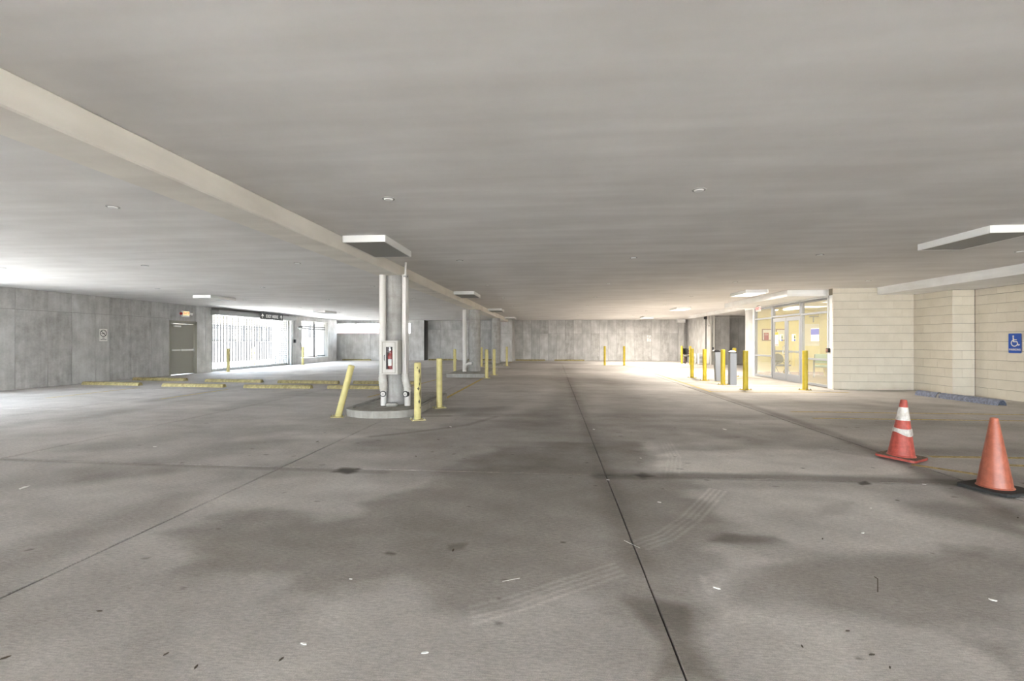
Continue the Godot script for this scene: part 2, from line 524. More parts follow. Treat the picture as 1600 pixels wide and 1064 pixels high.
func paint_floor(f: FloorMap, near: bool) -> void:
	# the broad dark dirt across the middle of the lane
	f.area(px_poly([300, 830, 400, 796, 560, 802, 610, 772, 690, 742, 780, 700, 900, 690, 1005, 690, 1022, 705, 1022, 742, 1080, 752, 1110, 790, 1160, 840, 1110, 880, 1095, 945, 1066, 952, 985, 945, 890, 948, 760, 948, 640, 925, 500, 912, 380, 905]), 0.79, 0.16, 0.35, 1.6, 0.45)
	f.area(px_poly([560, 690, 700, 664, 915, 650, 1090, 655, 1240, 668, 1300, 690, 1200, 712, 1060, 700, 1020, 690, 900, 745, 620, 742]), 0.87, 0.3, 0.4, 1.2, 0.5)
	f.area(px_poly([985, 940, 1070, 948, 1092, 990, 1120, 1064, 1022, 1064, 1010, 1000]), 0.74, 0.05, 0.12)
	f.area(px_poly([1150, 905, 1240, 880, 1400, 872, 1600, 880, 1600, 985, 1450, 978, 1300, 953, 1150, 940]), 0.85, 0.10, 0.2)
	f.area(px_poly([1130, 832, 1210, 836, 1230, 846, 1150, 850, 1100, 846]), 0.72, 0.05, 0.08)
	f.area(px_poly([1500, 995, 1600, 1000, 1600, 1064, 1550, 1030]), 0.78, 0.08, 0.1)
	f.area(px_poly([1420, 785, 1600, 790, 1600, 835, 1480, 812, 1400, 800]), 0.80, 0.1, 0.15)
	f.area(px_poly([1280, 790, 1330, 785, 1320, 805, 1260, 810]), 0.88, 0.06, 0.1)
	f.area(px_poly([1470, 850, 1540, 856, 1530, 868, 1470, 862]), 0.82, 0.05, 0.05)
	# paler, cleaner ground
	f.area(px_poly([1030, 712, 1060, 703, 1290, 702, 1400, 722, 1425, 738, 1400, 741, 1060, 739, 1030, 736]), 1.17, 0.07, 0.10, 1.4, 0.15)
	f.area(px_poly([0, 960, 300, 930, 500, 940, 700, 955, 800, 968, 870, 962, 960, 958, 985, 985, 1010, 1064, 0, 1064]), 1.03, 0.08, 0.14, 1.4, 0.2)
	f.area(px_poly([1080, 962, 1150, 948, 1300, 962, 1450, 990, 1520, 1030, 1540, 1064, 1112, 1064]), 1.07, 0.07, 0.12, 1.4, 0.15)
	f.area(px_poly([1140, 765, 1330, 762, 1420, 790, 1560, 825, 1600, 850, 1450, 862, 1250, 850, 1160, 826, 1120, 800]), 1.12, 0.12, 0.16, 1.2, 0.2)
	f.area(px_poly([1090, 880, 1180, 868, 1240, 875, 1180, 890, 1120, 905]), 1.12, 0.06, 0.08, 1.5, 0.2)
	f.area(px_poly([250, 790, 380, 745, 560, 745, 600, 765, 560, 795, 400, 790]), 1.05, 0.1, 0.2, 0.9, 0.2)
	# left of the slab joint: streaks running into the garage
	f.run(px_line([0, 880, 120, 835, 260, 785]), 0.25, 0.80, 0.2)
	f.run(px_line([0, 760, 200, 730, 420, 690]), 0.35, 0.84, 0.3)
	f.run(px_line([150, 748, 260, 735]), 0.18, 0.78, 0.15)
	f.run(px_line([170, 695, 300, 680, 420, 672]), 0.35, 0.84, 0.3)
	f.run(px_line([0, 705, 100, 690, 220, 672]), 0.3, 1.10, 0.3)
	f.run(px_line([0, 665, 160, 645, 300, 625]), 0.3, 0.88, 0.3)
	f.run(px_line([120, 655, 200, 643]), 0.2, 0.86, 0.2)
	f.run(px_line([230, 627, 330, 612]), 0.25, 0.82, 0.2)
	f.run(px_line([350, 640, 470, 612]), 0.3, 0.87, 0.3)
	f.run(px_line([330, 605, 480, 601, 560, 601]), 0.5, 0.82, 0.4)
	f.run(px_line([470, 730, 560, 700, 600, 685]), 0.3, 0.88, 0.3)
	f.run(px_line([380, 686, 480, 682, 560, 682]), 0.15, 1.12, 0.1)
	f.run(px_line([0, 717.5, 300, 728, 600, 738]), 0.05, 0.80, 0.05)
	# dirt lying along the joints
	f.run(px_line([940, 744, 1100, 744, 1300, 748, 1540, 755]), 0.10, 0.66, 0.06, 0.25)
	f.run(px_line([1080, 605, 1130, 620, 1200, 643, 1300, 678, 1370, 705, 1440, 735, 1520, 775, 1600, 812]), 0.11, 0.68, 0.12, 0.35)
	f.run(px_line([888, 590, 912, 655, 945, 743, 1000, 880]), 0.10, 0.78, 0.1, 0.4)
	f.run(px_line([740, 648, 912, 648, 1100, 650, 1320, 653]), 0.22, 0.80, 0.2)
	f.run(px_line([640, 640, 680, 642, 780, 638]), 0.3, 0.74, 0.25)
	f.run(px_line([560, 652, 700, 650]), 0.08, 0.75, 0.06)
	f.run(px_line([580, 682, 640, 676, 730, 664, 775, 651]), 0.06, 0.78, 0.05)
	# wheel paths further in
	f.run(px_line([1010, 690, 1024, 712, 1018, 740]), 0.10, 1.16, 0.08, 0.2)
	f.run(px_line([830, 660, 880, 632, 892, 610, 885, 590, 878, 572]), 0.5, 0.80, 0.4)
	f.run(px_line([975, 650, 985, 630, 960, 605, 920, 585]), 0.5, 0.84, 0.4)
	f.run(px_line([780, 650, 850, 625, 870, 600]), 0.3, 1.10, 0.25)
	f.run(px_line([930, 655, 950, 640, 945, 620]), 0.35, 1.08, 0.3)
	f.run(px_line([760, 590, 900, 592, 1010, 600]), 0.9, 0.80, 0.7)
	f.run(px_line([790, 576, 900, 577, 1050, 580]), 0.9, 0.82, 0.8)
	f.run(px_line([815, 566, 900, 568]), 0.8, 0.78, 0.6)
	f.run(px_line([975, 570, 1030, 580, 1110, 612]), 0.3, 0.84, 0.3)
	f.run(px_line([1180, 630, 1300, 632, 1400, 640]), 0.5, 0.85, 0.4)
	f.run(px_line([1290, 664, 1450, 660, 1600, 668]), 0.35, 0.80, 0.3)
	f.run(px_line([1430, 706, 1600, 706]), 0.2, 0.78, 0.15)
	f.run(px_line([1530, 752, 1600, 750]), 0.3, 0.72, 0.2)
	f.run(px_line([1385, 629, 1480, 634]), 0.3, 0.80, 0.25)
	f.run(px_line([1000, 668, 1100, 672, 1180, 690]), 0.2, 0.85, 0.15)
	f.run(px_line([980, 672, 1090, 668, 1150, 668]), 0.10, 1.10, 0.1)
	f.run(px_line([1000, 700, 1100, 692, 1160, 686]), 0.10, 1.12, 0.1)
	f.run(px_line([1070, 672, 1100, 700]), 0.12, 1.10, 0.12)
	if near:
		# tyre prints: four pale ribs each
		for k in 4:
			var o := k * 0.045
			var a := []
			var track := px_line([1000, 852, 1040, 838, 1080, 810, 1108, 780, 1122, 765])
			for e in track.size():
				var along: Vector2 = (track[mini(e + 1, track.size() - 1)] - track[maxi(e - 1, 0)]).normalized()
				a.append(track[e] + Vector2(along.y, -along.x) * (o - 0.07))
			f.run(a, 0.010, 1.22, 0.012, 0.5)
			var b := []
			for q: Vector2 in px_line([735, 948, 800, 932, 880, 905, 960, 880]):
				b.append(q + Vector2(o * 0.3, -o))
			f.run(b, 0.010, 1.20, 0.012, 0.5)
			var c := []
			for q: Vector2 in px_line([1040, 742, 1045, 715, 1032, 690]):
				c.append(q + Vector2(o, 0))
			f.run(c, 0.010, 1.12, 0.012, 0.5)
		f.run(px_line([1095, 900, 1108, 925, 1118, 915]), 0.02, 1.15, 0.02)
		# oil spots
		f.area(px_poly([524, 737, 535, 732, 556, 733, 558, 740, 540, 743]), 0.40, 0.05, 0.08, 4.0, 0.4)
		f.area(px_poly([990, 742, 1003, 739, 1016, 743, 1003, 747]), 0.50, 0.05, 0.05, 4.0, 0.3)
		f.area(px_poly([1340, 754, 1352, 752, 1358, 756, 1346, 758]), 0.45, 0.02, 0.03, 4.0, 0.3)
		f.area(px_poly([700, 852, 725, 851, 722, 858, 702, 859]), 0.75, 0.03, 0.05, 4.0, 0.5)
		for k in 160:
			var q := Vector2(rng.randf_range(-6.3, 7.4), rng.randf_range(1.6, 8.2))
			var r := rng.randf_range(0.006, 0.022)
			f.run([q, q + Vector2(r * rng.randf_range(0.2, 2.5), r * rng.randf_range(-0.6, 0.6) + 0.001)], r * 0.6, rng.randf_range(0.45, 0.75), r * 0.7, 0.1)

# ---------- build ----------
func _ready() -> void:
	rng.seed = 20417
	build_view()
	make_materials()
	build_floor()
	build_shell()
	build_left_wall()
	build_back_wall()
	build_right_side()
	build_lobby()
	build_outside()
	build_ceiling_things()
	build_columns()
	build_floor_things()
	build_signs()
	build_far_corner()
	build_debris()

func build_view() -> void:
	var cam := Camera3D.new()
	cam.name = "camera"
	cam.position = Vector3(0, EYE, 0)
	cam.rotation = Vector3(atan((HORIZON - 532.0) / FOCAL), atan((VANISH - 800.0) / FOCAL), 0)
	cam.fov = rad_to_deg(2.0 * atan(532.0 / FOCAL))
	cam.near = 0.05
	cam.far = 400.0
	add_child(cam)
	cam.current = true
	var env := Environment.new()
	env.background_mode = Environment.BG_SKY
	var sky := Sky.new()
	var sm := ProceduralSkyMaterial.new()
	sm.sky_top_color = Color(0.84, 0.92, 1.0)
	sm.sky_horizon_color = Color(0.95, 0.98, 1.0)
	sm.ground_horizon_color = Color(0.8, 0.8, 0.8)
	sm.ground_bottom_color = Color(0.6, 0.6, 0.6)
	sm.sky_energy_multiplier = 1.0
	sky.sky_material = sm
	env.sky = sky
	env.tonemap_mode = Environment.TONE_MAPPER_LINEAR
	env.tonemap_exposure = 32.5
	env.sdfgi_enabled = true
	env.ssao_enabled = true
	env.ssil_enabled = true
	var sun := DirectionalLight3D.new()
	sun.name = "sun"
	sun.look_at_from_position(Vector3(0.12, 0.85, 0.72), Vector3.ZERO, Vector3.UP)
	sun.light_energy = 2.6
	sun.light_color = Color(1.0, 0.985, 0.96)
	sun.light_angular_distance = 6.0
	sun.shadow_enabled = true
	sun.sky_mode = DirectionalLight3D.SKY_MODE_LIGHT_ONLY
	add_child(sun)
	var we := WorldEnvironment.new()
	we.name = "environment"
	we.environment = env
	add_child(we)

func build_floor() -> void:
	var near := FloorMap.new(-6.55, 1.12, 14.2, 7.38, 800, 416)
	paint_floor(near, true)
	var far := FloorMap.new(-16.6, -13.5, 30.0, 47.1, 600, 942)
	paint_floor(far, false)
	var base := Color(0.81, 0.795, 0.78)
	var mats := []
	for t in [near.texture(base, 2048, 1065), far.texture(base, 1500, 2048)]:
		var m := plain(Color(0.985, 0.98, 0.975), 0.75)
		m.albedo_texture = t
		m.detail_enabled = true
		m.detail_albedo = M.t_floor
		m.detail_blend_mode = BaseMaterial3D.BLEND_MODE_MUL
		m.detail_uv_layer = BaseMaterial3D.DETAIL_UV_2
		mats.append(m)
	var floor_node := struct_node("floor")
	var st := mb()
	rbox(st, -16.6, 13.2, -0.30, -0.018, -13.5, 33.5)
	put("base", st.commit(), M.joint, floor_node)
	var xs := [-16.6, -13.65, -10.1, -6.55, -3.0, 0.55, 4.1, 7.65, 10.4, 13.2]
	var zs := [-13.5, -9.98, -6.28, -2.58, 1.12, 4.82, 8.5, 12.2, 15.9, 19.6, 23.3, 27.0, 30.7, 33.5]
	var gap := 0.010
	for i in xs.size() - 1:
		for j in zs.size() - 1:
			var is_near: bool = i >= 3 and i <= 6 and j >= 4 and j <= 5
			var f: FloorMap = near if is_near else far
			var s := mb()
			var a: float = xs[i] + (0.004 if i == 5 else gap)
			var b: float = xs[i + 1] - (0.004 if i == 4 else gap)
			var c: float = zs[j] + gap
			var d: float = zs[j + 1] - gap
			var ch := 0.004
			var ring := [[Vector2(a + ch, c + ch), Vector2(b - ch, c + ch), Vector2(b - ch, d - ch), Vector2(a + ch, d - ch)], [Vector2(a, c), Vector2(b, c), Vector2(b, d), Vector2(a, d)]]
			var verts := []
			for lv in [[0, 0.0], [1, -ch], [1, -0.02]]:
				for q: Vector2 in ring[lv[0]]:
					verts.append([q, lv[1]])
			var faces := [[0, 1, 2, 3, Vector3.UP]]
			var ns := [Vector3(0, 0, 1), Vector3(1, 0, 0), Vector3(0, 0, -1), Vector3(-1, 0, 0)]
			for k in 4:
				faces.append([k, (k + 1) % 4, 4 + (k + 1) % 4, 4 + k, (ns[k] + Vector3.UP).normalized()])
				faces.append([4 + k, 4 + (k + 1) % 4, 8 + (k + 1) % 4, 8 + k, ns[k]])
			for fc in faces:
				var order := [fc[0], fc[1], fc[2], fc[0], fc[2], fc[3]]
				var P := []
				for o in 4:
					var q: Vector2 = verts[fc[o]][0]
					P.append(V(q.x, verts[fc[o]][1], q.y))
				if (P[1] - P[0]).cross(P[2] - P[0]).dot(fc[4]) > 0.0:
					order = [fc[0], fc[2], fc[1], fc[0], fc[3], fc[2]]
				for o in order:
					var q: Vector2 = verts[o][0]
					s.set_normal(fc[4])
					s.set_uv(Vector2((q.x - f.x0) / f.w, (q.y - f.z0) / f.h))
					s.set_uv2(Vector2(q.x, q.y) * 0.9)
					s.add_vertex(V(q.x, verts[o][1], q.y))
			put("slab", s.commit(), mats[0] if is_near else mats[1], floor_node)
	# stall markings: thin worn paint on the slabs
	var n := 0
	for l in [[[-2.62, 9.6], [-2.62, 16.75], 0], [[4.36, 13.0], [4.36, 20.5], 0], [[4.36, 13.05], [8.0, 13.12], 0], [[4.7, 9.5], [9.0, 9.5], 1], [[4.7, 8.72], [8.6, 8.76], 1], [[4.55, 5.95], [5.8, 5.98], 1],
			[[4.05, 5.55], [4.55, 5.1], 1], [[5.0, 5.62], [5.9, 5.58], 1], [[4.5, 24.5], [5.0, 22.4], 1], [[-2.85, 27.4], [-2.75, 31.0], 1], [[-4.6, 11.0], [-4.2, 16.5], 1], [[-9.45, 10.2], [-9.4, 12.4], 1], [[-12.4, 10.1], [-12.4, 12.6], 1], [[5.4, 16.0], [7.6, 18.4], 1], [[5.3, 14.6], [7.9, 14.7], 1]]:
		var a := Vector2(l[0][0], l[0][1])
		var b := Vector2(l[1][0], l[1][1])
		var s := mb()
		var c := (a + b) / 2
		var dir := (b - a).normalized()
		cbox(s, Vector3.ZERO, Vector3(0.09, 0.0016, a.distance_to(b)))
		var o := put("painted_line", s.commit(), M.line if l[2] == 0 else M.line_faint, floor_node, V(c.x, 0.0009, c.y))
		o.rotation.y = atan2(dir.x, -dir.y)
		n += 1

func build_shell() -> void:
	var c := struct_node("ceiling")
	var st := mb()
	rbox(st, -17.0, 13.6, CEIL, CEIL + 0.35, -13.5, 33.8)
	put("slab", st.commit(), M.ceiling, c)
	# unseen building mass above the ceiling, added to shade the ground outside
	var up := struct_node("wall_added_shade_mass")
	st = mb()
	rbox(st, -16.9, 13.6, CEIL + 0.36, 5.5, -13.5, 33.8)
	put("added_mass", st.commit(), M.block[0], up)
	# unseen wall behind the camera: wide openings between piers, added to let daylight in
	var w := struct_node("wall_front")
	st = mb()
	for p in [[-16.9, -15.0], [-6.6, -6.1], [2.6, 3.1], [10.7, 11.4]]:
		rbox(st, p[0], p[1], 0, CEIL, -13.5, -13.2)
	for p in [[-15.0, -6.6], [-6.1, 2.6], [3.1, 10.7]]:
		rbox(st, p[0], p[1], 2.45, CEIL, -13.5, -13.2)
	put("body", st.commit(), M.conc_joint, w)
	# beam along the column line
	var b := thing("ceiling_beam", "long off-white concrete beam carried by the row of round columns", "beam", V(-3.28, 2.71, 8.0))
	st = mb()
	var L := 31.2 + 13.2
	cbox(st, V(0, (CEIL - 2.71) / 2, (31.2 - 13.2) / 2 - 8.0), Vector3(0.44, CEIL - 2.71, L), 0.012)
	put("beam_body", st.commit(), M.beam, b)
	var r := thing("ceiling_soffit", "white boxed soffit running along the top of the cream block wall", "soffit", V(9.98, 2.72, 10.0))
	st = mb()
	cbox(st, V(0, (CEIL - 2.72) / 2, (13.88 - 13.2) / 2 - 10.0), Vector3(1.54, CEIL - 2.72, 27.04), 0.006)
	put("soffit_body", st.commit(), M.soffit, r)
	var e := thing("entrance_soffit", "white dropped soffit box over the glazed lobby entrance", "soffit", V(7.53, 2.74, 16.8))
	st = mb()
	cbox(st, V(0, (CEIL - 2.742) / 2, 0), Vector3(1.10, CEIL - 2.742, 5.0), 0.006)
	put("soffit_body", st.commit(), M.soffit, e)

# a wall face clad in cast panels. along: "Z" for a face at x = at, "X" for a face at Z = at. side: which way the face looks
func panels(parent: Node, along: String, at: float, side: float, edges: Array, ys: Array, mats: Array, called := "panel") -> void:
	for i in edges.size() - 1:
		var tone := rng.randi_range(0, mats.size() - 1)
		for j in ys.size() - 1:
			var w: float = edges[i + 1] - edges[i] - 0.014
			var h: float = ys[j + 1] - ys[j] - 0.010
			var c: float = (edges[i] + edges[i + 1]) / 2
			var y: float = (ys[j] + ys[j + 1]) / 2
			var t := 0.03
			var out := rng.randf_range(0.0, 0.004)
			var m: Material = mats[(tone + (j if rng.randf() < 0.3 else 0)) % mats.size()]
			if along == "Z":
				put(called, box_mesh(Vector3(t, h, w), 0.003), m, parent, V(at + side * (out - t / 2), y, c))
			else:
				put(called, box_mesh(Vector3(w, h, t), 0.003), m, parent, V(c, y, at - side * (out - t / 2)))

func build_left_wall() -> void:
	var x := -15.4
	var w := struct_node("wall_left")
	var st := mb()
	for s in [[-13.5, 0.0, 0.0, CEIL], [0.0, 2.6, 0.0, CEIL], [2.6, 9.8, 2.4, CEIL], [9.8, 10.3, 0.0, CEIL], [10.3, 17.03, 0.0, CEIL], [17.03, 18.43, 2.24, CEIL], [18.43, 19.3, 0.0, CEIL], [19.3, 25.4, 2.78, CEIL], [25.4, 26.7, 0.0, CEIL], [26.7, 30.0, 0.0, 0.34], [26.7, 30.0, 2.66, CEIL], [30.0, 31.3, 0.0, CEIL]]:
		rbox(st, x - 0.35, x - 0.02, s[2], s[3], s[0], s[1])
	rbox(st, -16.7, -15.72, 0, CEIL, 31.0, 31.3)
	rbox(st, -16.7, -16.35, 0, CEIL, 31.3, 33.4)
	put("body", st.commit(), M.conc_joint, w)
	var stained: Array = [M.conc[0], M.conc[3], M.conc[1], M.conc[3]]
	panels(w, "Z", x, 1.0, [10.3, 11.2, 11.75, 12.6, 13.3, 14.05, 14.55, 15.35, 16.2, 17.03], [0.0, 2.32, CEIL], stained)
	panels(w, "Z", x, 1.0, [17.03, 18.43], [2.245, CEIL], stained)
	panels(w, "Z", x, 1.0, [18.43, 18.95, 19.3], [0.0, CEIL], [M.conc[1], M.conc[2]])
	panels(w, "Z", x, 1.0, [25.4, 26.05, 26.7], [0.0, CEIL], [M.conc[0], M.conc[1]])
	panels(w, "Z", x, 1.0, [30.0, 31.3], [0.0, CEIL], [M.conc[2], M.conc[4]])
	panels(w, "Z", x, 1.0, [26.7, 28.35, 30.0], [0.0, 0.34], [M.conc[1]])
	panels(w, "Z", x, 1.0, [26.7, 28.35, 30.0], [2.66, CEIL], [M.conc[1]])
	panels(w, "Z", x, 1.0, [-13.2, -9.9, -6.6, -3.3, 0.0], [0.0, CEIL], stained)
	panels(w, "Z", x, 1.0, [0.0, 1.3, 2.6], [0.0, CEIL], stained)
	panels(w, "Z", x, 1.0, [2.6, 6.2, 9.8], [2.4, CEIL], stained)  # header over an unseen opening, added to bring daylight in from this side
	panels(w, "Z", x, 1.0, [9.8, 10.3], [0.0, CEIL], stained)
	# steel exit door
	var d := struct_node("door_3")
	d.set_meta("label", "grey-green steel exit door with a long panic bar")
	st = mb()
	rbox(st, x - 0.15, x + 0.03, 0, 2.24, 17.03, 17.09, 0.004)
	rbox(st, x - 0.15, x + 0.03, 0, 2.24, 18.31, 18.43, 0.004)
	rbox(st, x - 0.15, x + 0.03, 2.12, 2.24, 17.03, 18.43, 0.004)
	put("frame", st.commit(), M.frame_paint, d)
	put("leaf", box_mesh(Vector3(0.045, 2.08, 1.2), 0.004), M.door_paint, d, V(x - 0.06, 1.07, 17.7))
	st = mb()
	rbox(st, x - 0.12, x + 0.02, 0.0, 0.012, 17.09, 18.31)
	put("threshold", st.commit(), M.steel, d)
	var pb := put("panic_bar", box_mesh(Vector3(0.05, 0.07, 0.62), 0.012), M.white_metal, d, V(x + 0.012, 1.03, 17.93))
	put("bar_rail", box_mesh(Vector3(0.035, 0.05, 0.44), 0.008), M.white_metal, d, V(x - 0.01, 1.03, 17.38))
	put("end_cap", box_mesh(Vector3(0.06, 0.14, 0.08), 0.012), M.steel, pb, V(0, 0, 0.33))
	put("door_closer", box_mesh(Vector3(0.07, 0.08, 0.34), 0.012), M.white_metal, d, V(x, 2.02, 17.42))
	st = mb()
	tube(st, [V(x + 0.01, 2.07, 17.3), V(x + 0.05, 2.09, 17.16), V(x + 0.02, 2.13, 17.12)], 0.012, 8)
	put("closer_arm", st.commit(), M.dark, d)
	# illuminated exit sign over it
	var e := thing("exit_sign", "lit exit sign with twin emergency lamp heads over the steel exit door", "sign", V(x, 2.42, 17.8))
	put("housing", box_mesh(Vector3(0.07, 0.24, 0.36), 0.01), M.white_metal, e, Vector3(0.035, 0.12, 0))
	put("sign_face", box_mesh(Vector3(0.006, 0.17, 0.32), 0.0), glow(Color(1.0, 0.88, 0.66), 0.03), e, Vector3(0.073, 0.14, 0))
	put("sign_letters", text_mesh("EXIT", 0.13), glow(Color(0.85, 0.25, 0.12), 0.02), e, Vector3(0.077, 0.14, 0), Vector3(0, PI / 2, 0))
	for s in [-1.0, 1.0]:
		st = mb()
		lathe(st, [Vector2(0.0, -0.05), Vector2(0.035, -0.05), Vector2(0.055, 0.04), Vector2(0.05, 0.055), Vector2(0.0, 0.05)], 16, Vector3(0.06, 0.13, s * 0.27), frame_of(Vector3(0.8, -0.2, s * 0.6)))
		put("lamp_head", st.commit(), M.white_metal if s < 0 else M.red, e)
		put("lamp_arm", box_mesh(Vector3(0.03, 0.03, 0.12), 0.004), M.white_metal, e, Vector3(0.035, 0.13, s * 0.2))
	# rolling grille in the drive-out
	var g := thing("rolling_grille", "closed see-through rolling grille across the driveway exit", "gate", V(x - 0.12, 0.0, 22.35))
	var z0 := 19.3 - 22.35
	var z1 := 25.4 - 22.35
	for k in 30:
		var Z := z0 + 0.12 + (z1 - z0 - 0.24) * k / 29.0
		put("link_bar", box_mesh(Vector3(0.014, 2.5, 0.030)), M.grille, g, V(0, 1.35, Z))
	var rod := mb()
	bar(rod, V(0, 0, z0 + 0.08), V(0, 0, z1 - 0.08), 0.005, 0.005, 6)
	var rodm := rod.commit()
	for k in 20:
		put("rod", rodm, M.grille, g, V(0.01, 0.2 + k * 0.12, 0))
	put("bottom_bar", box_mesh(Vector3(0.06, 0.13, z1 - z0 - 0.16), 0.006), M.steel, g, V(0, 0.065, 0))
	put("hood", box_mesh(Vector3(0.42, 0.22, z1 - z0 + 0.1), 0.01), M.galv, g, V(0.33, 2.70, -0.02))
	for s in [z0 + 0.04, z1 - 0.04]:
		put("guide", box_mesh(Vector3(0.14, 2.6, 0.08), 0.006), M.galv, g, V(0.04, 1.3, s))
	put("guide", box_mesh(Vector3(0.12, 2.6, 0.16), 0.006), M.galv, g, V(0.2, 1.3, z1 + 0.06))
	# picket screen in the second opening
	picket_fence("steel_screen", "slim steel picket screen standing on the low concrete sill", V(x - 0.18, 0.34, 26.75), V(x - 0.18, 0.34, 29.95), 2.2, 0.12, M.grille, [1.98, 1.84, 0.08], [0.55])
	# camera and switch on the pier
	var cam := thing("security_camera", "small white security camera under a dark hood on the concrete pier", "camera", V(x + 0.005, 2.20, 26.3))
	put("bracket", box_mesh(Vector3(0.08, 0.08, 0.10), 0.01), M.white_metal, cam, Vector3(0.04, 0, 0))
	st = mb()
	lathe(st, [Vector2(0, -0.13), Vector2(0.06, -0.10), Vector2(0.085, -0.04), Vector2(0.09, 0.02), Vector2(0.0, 0.02)], 20, Vector3(0.15, 0, 0))
	put("dome", st.commit(), M.white_metal, cam)
	st = mb()
	lathe(st, [Vector2(0, 0.0), Vector2(0.11, 0.0), Vector2(0.11, 0.05), Vector2(0.0, 0.09)], 20, Vector3(0.15, 0.02, 0))
	put("hood", st.commit(), M.dark, cam)
	var sw := thing("gate_switch", "dark control switch on a conduit above the white bollard", "switch", V(x + 0.005, 1.30, 25.9))
	put("switch_box", box_mesh(Vector3(0.09, 0.2, 0.14), 0.01), M.dark, sw, Vector3(0.045, 0.1, 0))
	st = mb()
	bar(st, Vector3(0.02, 0.2, 0), Vector3(0.02, 1.6, 0), 0.012, 0.012, 8)
	put("conduit", st.commit(), M.steel, sw)
	var ch := thing("hand_chain", "dark looped hand chain hanging on the corner of the concrete pier", "chain", V(x + 0.005, 0.85, 26.6))
	st = mb()
	tube(st, [Vector3(0.02, 0.45, 0.03), Vector3(0.03, 0.2, -0.05), Vector3(0.03, 0.0, -0.09), Vector3(0.03, -0.02, -0.03), Vector3(0.02, 0.25, 0.0), Vector3(0.02, 0.45, 0.05)], 0.012, 6)
	put("chain_loop", st.commit(), M.dark, ch)

func picket_fence(called: String, label: String, a: Vector3, b: Vector3, high: float, gap: float, m: Material, rails: Array, posts: Array, thick := 0.016, post_w := 0.07) -> Node3D:
	var o := thing(called, label, "fence", a)
	var L := a.distance_to(b)
	var d := (b - a).normalized()
	var turn := Basis(Vector3.UP.cross(d).normalized(), Vector3.UP, d)
	var rot := turn.get_euler()
	for r: float in rails:
		put("rail", box_mesh(Vector3(0.03, 0.045 if post_w < 0.1 else 0.065, L)), m, o, d * (L / 2) + Vector3.UP * r, rot)
	var n := int(L / gap)
	var pm := box_mesh(Vector3(thick, high, thick))
	for k in n + 1:
		put("picket", pm, m, o, d * (k * L / n) + Vector3.UP * (high / 2), rot)
	for p: float in posts:
		put("post", box_mesh(Vector3(post_w, high + 0.12, post_w), 0.004), M.black_metal, o, d * (L * p) + Vector3.UP * ((high + 0.12) / 2), rot)
	return o

func build_back_wall() -> void:
	var w := struct_node("wall_back")
	var st := mb()
	var t := 0.3
	for s in [[-16.7, -10.35, 0.0, 1.98], [-16.7, -10.35, 2.69, CEIL], [-16.7, -16.1, 1.98, 2.69], [-10.35, -9.3, 0.0, CEIL]]:
		rbox(st, s[0], s[1], s[2], s[3], 32.32, 32.32 + t)
	rbox(st, -9.35, -9.3, 0, CEIL, 32.3, 33.5)
	var wl := struct_node("wall_back_left")
	put("body", st.commit(), M.conc_joint, wl)
	st = mb()
	rbox(st, -9.3, 9.8, 0, CEIL, 33.22, 33.5)
	put("body", st.commit(), M.conc_joint, w)
	st = mb()
	rbox(st, -3.58, -2.82, 0, CEIL, 31.22, 33.2)
	var wf := struct_node("wall_beam_end")
	put("body", st.commit(), M.conc_joint, wf)
	var e := []
	var x := -16.35
	while x < -10.4:
		e.append(x); x += 1.0
	e.append(-10.35)
	panels(wl, "X", 32.3, 1.0, e, [0.0, 1.98], [M.conc[2], M.conc[4]])
	panels(wl, "X", 32.3, 1.0, [-16.35, -13.3, -10.35], [2.69, CEIL], [M.conc[1], M.conc[2]])
	panels(wl, "X", 32.3, 1.0, [-10.35, -9.3], [0.0, CEIL], [M.conc[2], M.conc[4]])
	e = []
	x = -9.28
	while x < -3.8:
		e.append(x); x += 0.95
	e.append(-3.58)
	panels(w, "X", 33.2, 1.0, e, [0.0, 2.25, CEIL], [M.conc[1], M.conc[2], M.conc[0]])
	panels(wf, "X", 31.2, 1.0, [-3.58, -2.82], [0.0, 1.95, CEIL], [M.conc[2]])
	panels(wf, "Z", -2.80, 1.0, [31.2, 33.2], [0.0, CEIL], [M.conc[1]])
	e = []
	x = -2.8
	while x < 9.2:
		e.append(x); x += 0.613
	e.append(9.45)
	panels(w, "X", 33.2, 1.0, e, [0.0, 1.95, CEIL], [M.conc[1], M.conc[0], M.conc[2], M.conc[3]])

func blocks(parent: Node, along: String, at: float, side: float, a: float, b: float, y1: float, dirty := 0.0) -> void:
	var ch := 0.232
	var rows := int(ceil(y1 / ch))
	for r in rows:
		var y0 := r * ch
		var h := minf(ch, y1 - y0) - 0.007
		if h < 0.03:
			continue
		var cuts := [a]
		var x := a + (0.232 if r % 2 == 0 else 0.464)
		while x < b - 0.06:
			cuts.append(x); x += 0.464
		cuts.append(b)
		for k in cuts.size() - 1:
			var w: float = cuts[k + 1] - cuts[k] - 0.0008
			var c: float = (cuts[k] + cuts[k + 1]) / 2
			var m: Material = M.block[rng.randi_range(0, 2)]
			if dirty > 0.0 and r < 1 and (c - a) / (b - a) > 2.0:
				m = M.block_dirty
			var t := 0.03
			var out := rng.randf_range(0.0, 0.0015)
			if along == "Z":
				put("block", box_mesh(Vector3(t, h, w), 0.0025), m, parent, V(at + side * (out - t / 2), y0 + 0.0035 + h / 2, c))
			else:
				put("block", box_mesh(Vector3(w, h, t), 0.0025), m, parent, V(c, y0 + 0.0035 + h / 2, at - side * (out - t / 2)))

